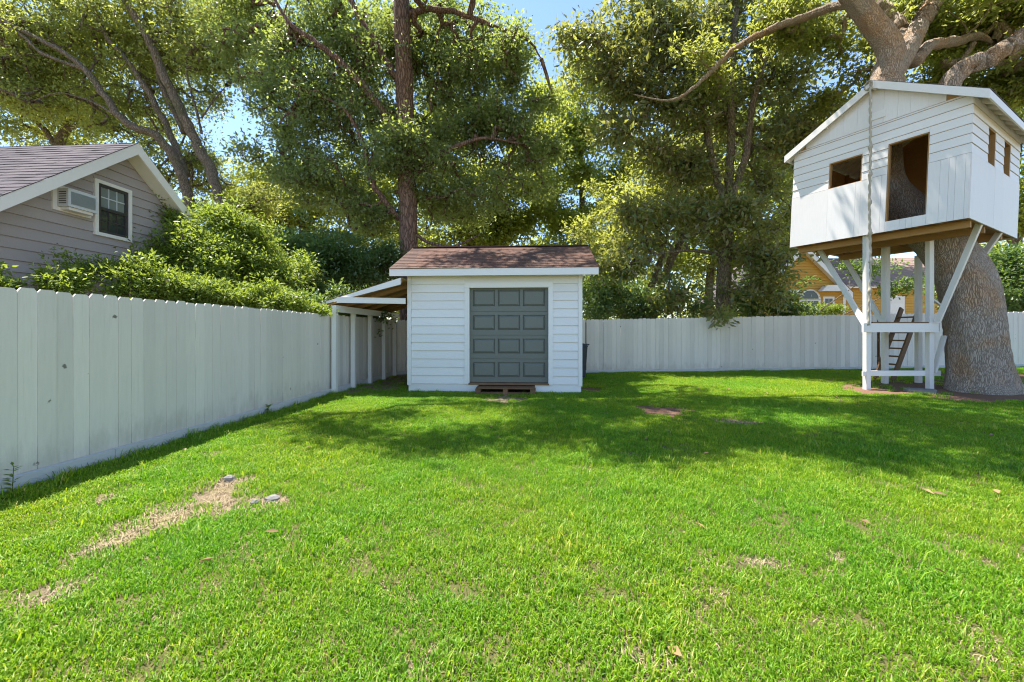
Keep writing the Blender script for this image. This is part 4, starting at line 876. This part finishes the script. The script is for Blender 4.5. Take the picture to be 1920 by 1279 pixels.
# backlit trees further behind
bgt = [('yellow-green backlit tree in the gap between the tall trunk and the leaning oak', 560, 24, [(520, 410, 24, 95, 65, 2), (620, 410, 24, 100, 75, 2), (560, 350, 24, 85, 60, 2), (690, 370, 24, 90, 90, 2), (460, 400, 24, 60, 50, 1.6)], 330),
       ('yellow-green backlit tree directly beyond the shed ridge', 880, 23, [(840, 440, 23, 95, 55, 2), (950, 420, 23, 95, 65, 2), (890, 340, 23, 130, 70, 2), (1000, 320, 23, 75, 95, 2), (820, 250, 24, 120, 80, 2, .6)], 380),
       ('tall pale backlit tree in the gap between the tall trunk and the magnolia', 1085, 25, [(1090, 150, 25, 60, 55, 2), (1030, 240, 25, 60, 70, 2), (1080, 210, 25, 60, 65, 2), (1085, 300, 25, 75, 70, 2.4), (1060, 400, 25, 80, 70, 2.4), (1110, 500, 24, 80, 60, 2), (1150, 340, 25, 60, 70, 2), (1030, 470, 25, 60, 50, 2)], 430),
       ('yellow-green backlit tree seen through the magnolia stems', 1330, 25, [(1280, 480, 25, 90, 70, 2.2), (1380, 440, 25, 90, 80, 2.2), (1320, 340, 26, 110, 70, 2.4), (1420, 330, 26, 80, 80, 2.4), (1330, 230, 26, 120, 70, 2.2, .7), (1450, 220, 26, 80, 70, 2.2, .7)], 430),
       ('yellow-green backlit tree behind the treehouse cabin', 1540, 27, [(1500, 420, 27, 70, 60, 2), (1540, 330, 27, 70, 80, 2.4), (1600, 250, 27, 60, 40, 2), (1480, 300, 27, 60, 70, 2), (1530, 250, 27, 40, 40, 2)], 230),
       ('tall yellow-green backlit tree to the right of the oak', 1900, 24, [(1880, 250, 24, 120, 70, 2.4), (1980, 330, 23, 120, 100, 2.4), (1900, 380, 23, 100, 60, 2)], 240)]
for i, (lb, x, d, bl, nc) in enumerate(bgt):
    top = min(b[1] for b in bl) + 20
    T('background_tree', lb, 'tree', [([(x - 5, CY + CAMZ * F / d, d), (x, 540, d), (x + 8, 440, d), (x + 4, (440 + top) / 2, d), (x + 15, top, d)], [.28, .24, .2, .14, .05]), ([(x + 6, 470, d), (x - 30, 400, d - .6), (x - 55, 340, d - 1)], [.14, .1, .04]), ([(x + 6, 450, d), (x + 40, 390, d - .5), (x + 60, 350, d - 1)], [.13, .1, .04])],
      bl, int(nc * 1.5), 62, (.22, .11), (M['bark_grey'], M['leaf_yellow']), group='backlit trees beyond the back fence', seed=30 + i, clus_r=.7, up=.35)
# the great oak that carries the treehouse
OG = ground_z(10.15, 8.65)
T('great_oak', 'massive live oak whose leaning trunk passes through the treehouse', 'tree',
  [([('m', 10.17, 8.62, OG - .12), ('m', 10.17, 8.64, OG + .15), ('m', 10.18, 8.67, .7), ('m', 10.2, 8.75, 1.5), ('m', 10.2, 8.92, 2.5), ('m', 10.0, 9.14, 3.3), ('m', 9.52, 9.36, 4.1), ('m', 9.12, 9.62, 4.9), ('m', 9.1, 9.76, 5.9), ('m', 9.28, 9.9, 7.0), ('m', 9.42, 10.0, 7.7)], [.63, .545, .49, .465, .465, .455, .41, .36, .34, .34, .34]),
   ([('m', 9.4, 10.0, 7.7), P_ if False else (1668, 95, 10.0), (1630, 35, 9.9), (1590, -20, 9.8), (1530, -120, 9.4), (1450, -230, 9)], [.32, .27, .24, .22, .17, .1]),
   ([('m', 9.5, 10.05, 7.8), (1700, 95, 10.1), (1725, 45, 10.3), (1750, 0, 10.4), (1790, -120, 10.6), (1800, -260, 10.8)], [.26, .22, .2, .19, .14, .06]),
   ([('m', 9.5, 10.05, 7.9), (1690, 60, 10.8), (1650, 0, 11.2), (1620, -110, 11.5)], [.2, .16, .14, .08]),
   ([(1712, 118, 10.1), (1745, 85, 10.6), (1790, 78, 11), (1835, 68, 11.2), (1860, 80, 11.4)], [.15, .13, .12, .09, .03]),
   ([(1828, 78, 11.2), (1805, 110, 11.4), (1775, 140, 11.5)], [.07, .06, .04]),
   ([('m', 9.2, 9.8, 6.3), ('m', 10.5, 9.8, 7.0), (1795, 138, 9.6), (1860, 105, 9.4), (1925, 65, 9.2), (2010, 10, 9), (2100, -80, 9)], [.26, .23, .20, .19, .18, .14, .08]),
   ([(1640, 30, 9.9), (1590, 8, 10.4), (1520, 28, 11), (1430, 62, 11.6), (1375, 95, 12), (1300, 165, 12.4), (1255, 188, 12.5), (1190, 178, 12.4)], [.15, .115, .10, .09, .08, .055, .035, .012]),
   ([(1560, -60, 9.6), ('m', 5.2, 8.2, 11.2), ('m', 3.2, 7.4, 11.8), ('m', 1.2, 7.0, 12.2), ('m', -.6, 7.0, 12.5)], [.17, .15, .12, .09, .04]),
   ([('m', 6.4, 8.8, 10.6), ('m', 4.9, 10.0, 12.2), ('m', 2.8, 10.6, 13), ('m', .8, 10.6, 13.4)], [.14, .11, .08, .04])],
  [(1600, 110, 12.4, 60, 60, 1.0, .5), (1520, 30, 12, 90, 45, 1.2, .6), (1780, 40, 12.2, 100, 55, 1.4, .8), (1880, 40, 12.2, 80, 65, 1.5, .8), (1880, 160, 12.4, 70, 45, 1.2, .8), (1780, 150, 12.6, 70, 30, 1.0, .8), (1690, 20, 12.6, 80, 45, 1.3, .6), (1950, 130, 11, 60, 70, 1.4, .8), (1330, 130, 12.8, 70, 45, .8, .4), (1440, 60, 12.4, 70, 45, .9, .4), (1570, 190, 13, 40, 30, .6, .6),
   ('m', -0.50, 8.20, 11.60, 1.50, 0.90, 0.80, 0.56), ('m', 0.30, 6.80, 11.30, 1.20, 0.70, 0.60, 0.61), ('m', 2.00, 6.90, 11.30, 1.40, 0.80, 0.70, 0.61), ('m', 3.60, 8.00, 11.50, 1.60, 0.90, 0.70, 0.61), ('m', 2.80, 6.10, 11.20, 1.30, 0.50, 0.60, 0.61), ('m', 4.80, 6.50, 11.20, 1.80, 0.80, 0.70, 0.61), ('m', 6.60, 7.20, 10.90, 1.60, 0.90, 0.70, 0.56), ('m', 5.40, 9.40, 12.60, 2.40, 1.00, 0.80, 0.51), ('m', 1.80, 9.80, 13.20, 2.40, 0.90, 0.70, 0.51),
   ('m', 9.50, 8.00, 11.50, 3.00, 2.40, 1.40, 0.25), ('m', 13.00, 9.00, 11.00, 3.00, 2.60, 1.50, 0.31)],
  1900, 56, (.135, .064), (M['bark_oak'], M['leaf_oak']), seed=21, twig_r=.013, clus_r=.44, up=.6, seg=44)

# shrubs: clumps of leaves on many short stems
def shrub(name, label, blobs, ncl, nlf, leaf, mat, seed, clus_r=.3, group=None, bark_='bark_grey', up=.8, base=None):
    b0 = blobs[0]; c = np.array(P(*b0[:3])) if b0[0] != 'm' else np.array(b0[1:4]); rng = np.random.default_rng(seed)
    gx_, gy_ = (c[0], c[1]) if base is None else base; limbs = []
    for k in range(6):
        b = blobs[k % len(blobs)]; e = np.array(P(*b[:3])) if b[0] != 'm' else np.array(b[1:4]); e = e + rng.normal(size=3) * .15
        s = np.array([gx_ + rng.normal() * .12, gy_ + rng.normal() * .12, ground_z(gx_, gy_)]); m_ = s * .5 + e * .5 + np.array([0, 0, .15])
        limbs.append(([('m', *s), ('m', *m_), ('m', *e)], [.04, .03, .012]))
    return T(name, label, 'shrub', limbs, blobs, ncl, nlf, leaf, (M[bark_], M[mat]), group=group, clus_r=clus_r, seed=seed, up=up, twig_r=.006, seg=6, shell=.75, trunk_name='stems', max_link=1.2, droop=-.1)
SG = 'shrubs behind the left fence'
shrub('azalea_shrub', 'big bright yellow-green azalea beside the grey gable wall', [(400, 470, 9.6, 62, 26, .8), (330, 415, 9.3, 44, 15, .4), (270, 408, 9.1, 26, 9, .25), (405, 402, 9.6, 48, 14, .45), (455, 432, 9.9, 42, 16, .5), (290, 445, 9.1, 46, 15, .4), (238, 432, 9.0, 20, 7, .2), (360, 445, 9.2, 54, 18, .5), (500, 462, 10.2, 48, 20, .5), (305, 482, 8.9, 54, 18, .4), (480, 505, 10, 66, 26, .6), (390, 512, 9.0, 64, 22, .5), (300, 520, 8.6, 52, 20, .4), (540, 520, 10.4, 40, 26, .5), (430, 555, 8.9, 70, 22, .5), (345, 558, 8.5, 60, 18, .4)], 560, 80, (.088, .036), 'leaf_azalea', 41, .24, SG)
shrub('azalea_shrub', 'low bright azalea sprays topping the fence before the grey siding', [(255, 540, 7.4, 46, 24, .3), (225, 505, 7.4, 34, 9, .22), (185, 492, 7.3, 22, 8, .18), (150, 512, 7.1, 30, 10, .2), (330, 552, 7.9, 54, 22, .35), (290, 515, 7.7, 34, 11, .25), (380, 535, 8.0, 40, 14, .3), (420, 562, 8.2, 54, 20, .35), (490, 560, 8.4, 40, 18, .3)], 270, 70, (.078, .032), 'leaf_azalea', 42, .17, SG)
shrub('azalea_shrub', 'small yellowish azalea sprig at the foot of the grey siding', [(100, 540, 6.4, 30, 14, .22), (18, 528, 6.0, 20, 18, .2), (140, 535, 6.7, 30, 12, .22)], 75, 60, (.07, .03), 'leaf_azalea', 43, .14, SG)
shrub('evergreen_shrub', 'dark evergreen shrub crowding the lean-to roof', [(640, 500, 13.2, 85, 60, 1.0), (700, 500, 13.6, 60, 50, .9), (580, 510, 12.6, 60, 62, .9), (560, 560, 11.4, 50, 28, .6), (520, 530, 11.8, 45, 50, .8), ('m', -4.75, 9.6, 1.75, .4, .7, .55), ('m', -4.6, 10.8, 1.8, .45, .9, .6), ('m', -4.5, 12.3, 1.8, .45, .9, .6)], 640, 95, (.10, .044), 'leaf_shrub', 44, .30, SG)
shrub('azalea_shrub', 'leafy azalea spray hanging over the fence at the lean-to corner', [(600, 583, 8.55, 22, 9, .16), (565, 575, 8.3, 26, 12, .2), (530, 570, 8.2, 30, 18, .3)], 70, 70, (.07, .03), 'leaf_azalea', 45, .15, SG, base=(-4.75, 8.4))
shrub('evergreen_shrub', 'dark evergreen shrub behind the back fence next to the shed', [(1130, 560, 15, 60, 50, .8), (1190, 570, 15.2, 55, 40, .8), (1110, 590, 13.9, 30, 18, .3), (1270, 575, 15.6, 60, 30, .7)], 190, 110, (.12, .05), 'leaf_shrub', 46, .4, 'shrubs behind the back fence')
shrub('evergreen_shrub', 'dark evergreen shrub behind the back fence right of the oak trunk', [(1900, 500, 14.4, 60, 55, .9), (1890, 560, 14, 50, 35, .7), (1960, 540, 14, 60, 60, .9), (1780, 540, 15, 50, 30, .6, .6)], 190, 120, (.12, .05), 'leaf_shrub', 47, .4, 'shrubs behind the back fence')
shrub('flowering_shrub', 'pale green shrub in front of the arched window of the yellow house', [(1520, 590, 20, 40, 14, .5), (1490, 600, 20, 30, 12, .5), (1560, 592, 20, 20, 12, .5)], 60, 90, (.12, .05), 'leaf_azalea', 48, .3, 'shrubs behind the back fence')
shrub('evergreen_shrub', 'dark leafy shrub half hiding the yellow house beside the magnolia', [(1430, 560, 17, 45, 35, .7), (1450, 590, 17, 40, 25, .6), (1390, 580, 17, 40, 30, .6), (1620, 520, 18, 25, 30, .4, .7), (1680, 540, 17, 30, 25, .4, .6)], 130, 100, (.14, .06), 'leaf_shrub', 49, .42, 'shrubs behind the back fence')

# distant woodland closing the view between the trunks
rngw = np.random.default_rng(77); bl = []
for x in np.arange(-250, 2250, 95):
    d = rngw.uniform(32, 44); h = rngw.uniform(95, 170); bl.append((x + rngw.uniform(-30, 30), 625 - h * .55, d, 75, h * .62, 2.2))
cw = blob_points(bl, 2600, rngw); kw = rngw.poisson(30, len(cw)); cen = np.repeat(cw, kw, axis=0); nw = len(cen); off = rngw.normal(size=(nw, 3)) * .7
NLEAF += nw
wl = leaf_object('distant_woodland', cen + off, rngw.normal(size=(nw, 3)), rngw.normal(size=(nw, 3)) * .7 + np.array([0, 0, .5]), .42 * (.7 + .6 * rngw.random(nw)), .22 * (.7 + .6 * rngw.random(nw)), M['leaf_oak'], None, rngw.random(nw))
tag(wl, 'far green woodland seen between the trunks', 'woodland', kind='stuff')

# weeds along the left fence
def weed(x, y, h, label, kind):
    p_ = ground_px(x, y); w = empty('weed', (p_[0], p_[1], 0), label, 'weed'); rng = np.random.default_rng(int(x)); n = 26
    MB().tube([(p_[0], p_[1], 0), (p_[0] + .01, p_[1], h * .5), (p_[0] + .015, p_[1], h)], [.004, .003, .002], 5).obj('stem', M['leaf_shrub'], w)
    t_ = rng.random(n); a_ = rng.random(n) * 6.28; c = np.stack([p_[0] + .01 * t_, np.full(n, p_[1]), t_ * h], 1)
    d_ = np.stack([np.cos(a_), np.sin(a_), np.full(n, .5)], 1); leaf_object('leaves', c, d_, np.tile([0, 0, 1.], (n, 1)) + rng.normal(size=(n, 3)) * .2, np.full(n, kind), np.full(n, kind * .35), M['leaf_azalea'], w, rng.random(n))
weed(140, 872, .14, 'small ferny weed growing out of the fence kickboard seam', .05)
weed(22, 930, .26, 'tall thin weed at the fence foot close to the lawn bare patch', .065)
weed(502, 778, .16, 'broad-leaved weed against the fence close to the lean-to', .09)
weed(272, 842, .11, 'tiny low weed at the fence kickboard', .05)

rngf = np.random.default_rng(5); nf = 170; fx, fy = rngf.uniform(-4.2, 13, nf), 13 - 11.5 * rngf.random(nf) ** 1.5
okf = (fx > -4.4 + SL * fy) & ~((fx > A.x - .1) & (fx < A.x + WID + .4) & (fy > 8.7)); fx, fy = fx[okf], fy[okf]; nf = len(fx)
M['leaf_litter'] = leafmat('fallen_leaf', [(.20, .12, .06), (.30, .19, .09), (.36, .26, .13)], (.3, .2, .08), .2, .6)
fl = leaf_object('fallen_leaves', np.stack([fx, fy, gz(fx, fy) + .035 + .02 * rngf.random(nf)], 1), rngf.normal(size=(nf, 3)) * np.array([1, 1, .25]), rngf.normal(size=(nf, 3)) * .3 + np.array([0, 0, 1.]), .05 + .05 * rngf.random(nf), .022 + .025 * rngf.random(nf), M['leaf_litter'], None, rngf.random(nf))
tag(fl, 'dry brown leaves scattered over the lawn', 'leaves', kind='stuff')

# ------------------------------------------------------------------ lawn: tufts of blades, instanced on points
def tuft_mesh(name, seed, nb, rad, hmin, hmax, w, straw=False):
    r = np.random.default_rng(seed); V, Fc, R = [], [], []
    for i in range(nb):
        a = r.random() * 6.283; q = rad * math.sqrt(r.random()); x, y = q * math.cos(a), q * math.sin(a); b = r.random() * 6.283
        h = hmin + (hmax - hmin) * r.random(); le = h * (.25 + .95 * r.random()) if not straw else .02 + .06 * r.random(); dx, dy = math.cos(b), math.sin(b); sx, sy = -dy, dx; ww = w * (.7 + .6 * r.random()) / 2
        k = len(V)
        V += [(x - sx * ww, y - sy * ww, -.01), (x + sx * ww, y + sy * ww, -.01), (x + dx * le * .45 + sx * ww * .8, y + dy * le * .45 + sy * ww * .8, h * .68), (x + dx * le * .45 - sx * ww * .8, y + dy * le * .45 - sy * ww * .8, h * .68), (x + dx * le, y + dy * le, h * (.8 + .25 * r.random()))]
        Fc += [(k, k + 1, k + 2, k + 3), (k + 3, k + 2, k + 4)]; R += [.955 + .045 * r.random() if straw else r.random() * .97] * 5
    me = bpy.data.meshes.new(name); me.from_pydata(V, [], Fc); me.update()
    at = me.attributes.new('rnd', 'FLOAT', 'POINT'); at.data.foreach_set('value', np.array(R, np.float32)); me.materials.append(M['straw'] if straw else M['grass']); return me
tufts = [bpy.data.objects.new('grass_tuft', tuft_mesh('grass_tuft', 60 + i, 50, .085, .016, .042, .0055)) for i in range(4)] + [bpy.data.objects.new('grass_tuft', tuft_mesh('grass_tuft', 70, 22, .06, .04, .09, .0055)), bpy.data.objects.new('straw_tuft', tuft_mesh('straw_tuft', 71, 26, .10, .004, .016, .0042, True))]
rng = np.random.default_rng(99)
n0 = 100000
gxp = rng.uniform(-4.6, 19, n0); gyp = rng.uniform(.6, 13.2, n0)
lft = -4.6 + SL * gyp; backl = np.interp(gxp, [-3.8, 2.5, 12, 16.8, 23], [13.12, 13.35, 12.95, 12.75, 12.4])
v_ = (gxp - A.x) * By.x + (gyp - A.y) * By.y; u_ = (gxp - A.x) * Bx.x + (gyp - A.y) * Bx.y
inshed = (u_ > -.02) & (u_ < WID + .03) & (v_ > -.02)& (v_ < DEP + .1)
dens = 1 - np.maximum(mask(gxp, gyp, DIRT) * .93, mask(gxp, gyp, MULCH) * .99)
bare = np.clip((vnoise(gxp, gyp, 2.2, 21) * .5 + vnoise(gxp, gyp, 6, 22) * .5 - .70) / .1, 0, 1); dens *= 1 - bare * .55
straw = (rng.random(n0) < .36 * mask(gxp, gyp, DIRT) * (1 - mask(gxp, gyp, MULCH))) | (rng.random(n0) < .05 * dens)
keep = (gxp > lft + .045) & (gyp < backl - .06) & ~inshed & ((rng.random(n0) < dens) | straw) & (np.abs(gxp) < gyp * 1.9 + 2.5)
gxp, gyp, straw = gxp[keep], gyp[keep], straw[keep]; n1 = len(gxp)
gzp = gz(gxp, gyp) + .025 * (vnoise(gxp + 50, gyp + 50, .7, 8) - .5) + .012 * (vnoise(gxp + 50, gyp + 50, 4, 9) - .5)
edge = np.clip(1 - (gxp - (-4.6 + SL * gyp)) / .45, 0, 1)
kind = rng.integers(0, 4, n1); kind[(rng.random(n1) < .03 + edge * .25)] = 4; kind[straw] = 5
scl = (.7 + .6 * rng.random(n1)) * (.8 + .45 * vnoise(gxp, gyp, 1.7, 31)) * (1 + edge * .25)
gpm = bpy.data.meshes.new('lawn_grass'); gpm.vertices.add(n1); gpm.vertices.foreach_set('co', np.stack([gxp, gyp, gzp], 1).astype(np.float32).reshape(-1))
for nm, dt, arr in (('kind', 'INT', kind.astype(np.int32)), ('scl', 'FLOAT', scl.astype(np.float32)), ('yaw', 'FLOAT', (rng.random(n1) * 6.283).astype(np.float32))):
    at = gpm.attributes.new(nm, dt, 'POINT'); at.data.foreach_set('value', arr)
gpm.materials.append(M['grass']); lawn = link('lawn_grass', gpm); tag(lawn, 'short bright green lawn grass with bare patches', 'grass', kind='stuff')
ng = bpy.data.node_groups.new('lawn', 'GeometryNodeTree'); ng.interface.new_socket('Geometry', in_out='INPUT', socket_type='NodeSocketGeometry'); ng.interface.new_socket('Geometry', in_out='OUTPUT', socket_type='NodeSocketGeometry')
gi, go = ng.nodes.new('NodeGroupInput'), ng.nodes.new('NodeGroupOutput'); jn = ng.nodes.new('GeometryNodeJoinGeometry')
def named(nm, dt):
    a = ng.nodes.new('GeometryNodeInputNamedAttribute'); a.data_type = dt; a.inputs['Name'].default_value = nm; return a.outputs[0]
kd, sc_, yw_ = named('kind', 'INT'), named('scl', 'FLOAT'), named('yaw', 'FLOAT'); cx = ng.nodes.new('ShaderNodeCombineXYZ'); ng.links.new(yw_, cx.inputs[2])
for i, tf in enumerate(tufts):
    oi = ng.nodes.new('GeometryNodeObjectInfo'); oi.inputs['Object'].default_value = tf; oi.inputs['As Instance'].default_value = True
    cp = ng.nodes.new('FunctionNodeCompare'); cp.data_type = 'INT'; cp.operation = 'EQUAL'; ng.links.new(kd, cp.inputs[2]); cp.inputs[3].default_value = i
    ip = ng.nodes.new('GeometryNodeInstanceOnPoints'); ng.links.new(gi.outputs[0], ip.inputs['Points']); ng.links.new(cp.outputs[0], ip.inputs['Selection']); ng.links.new(oi.outputs['Geometry'], ip.inputs['Instance'])
    ng.links.new(cx.outputs[0], ip.inputs['Rotation']); ng.links.new(sc_, ip.inputs['Scale']); ng.links.new(ip.outputs[0], jn.inputs[0])
ng.links.new(jn.outputs[0], go.inputs[0]); md_ = lawn.modifiers.new('lawn', 'NODES'); md_.node_group = ng
print('leaves', NLEAF, 'tufts', n1, 'objects', len(bpy.data.objects))
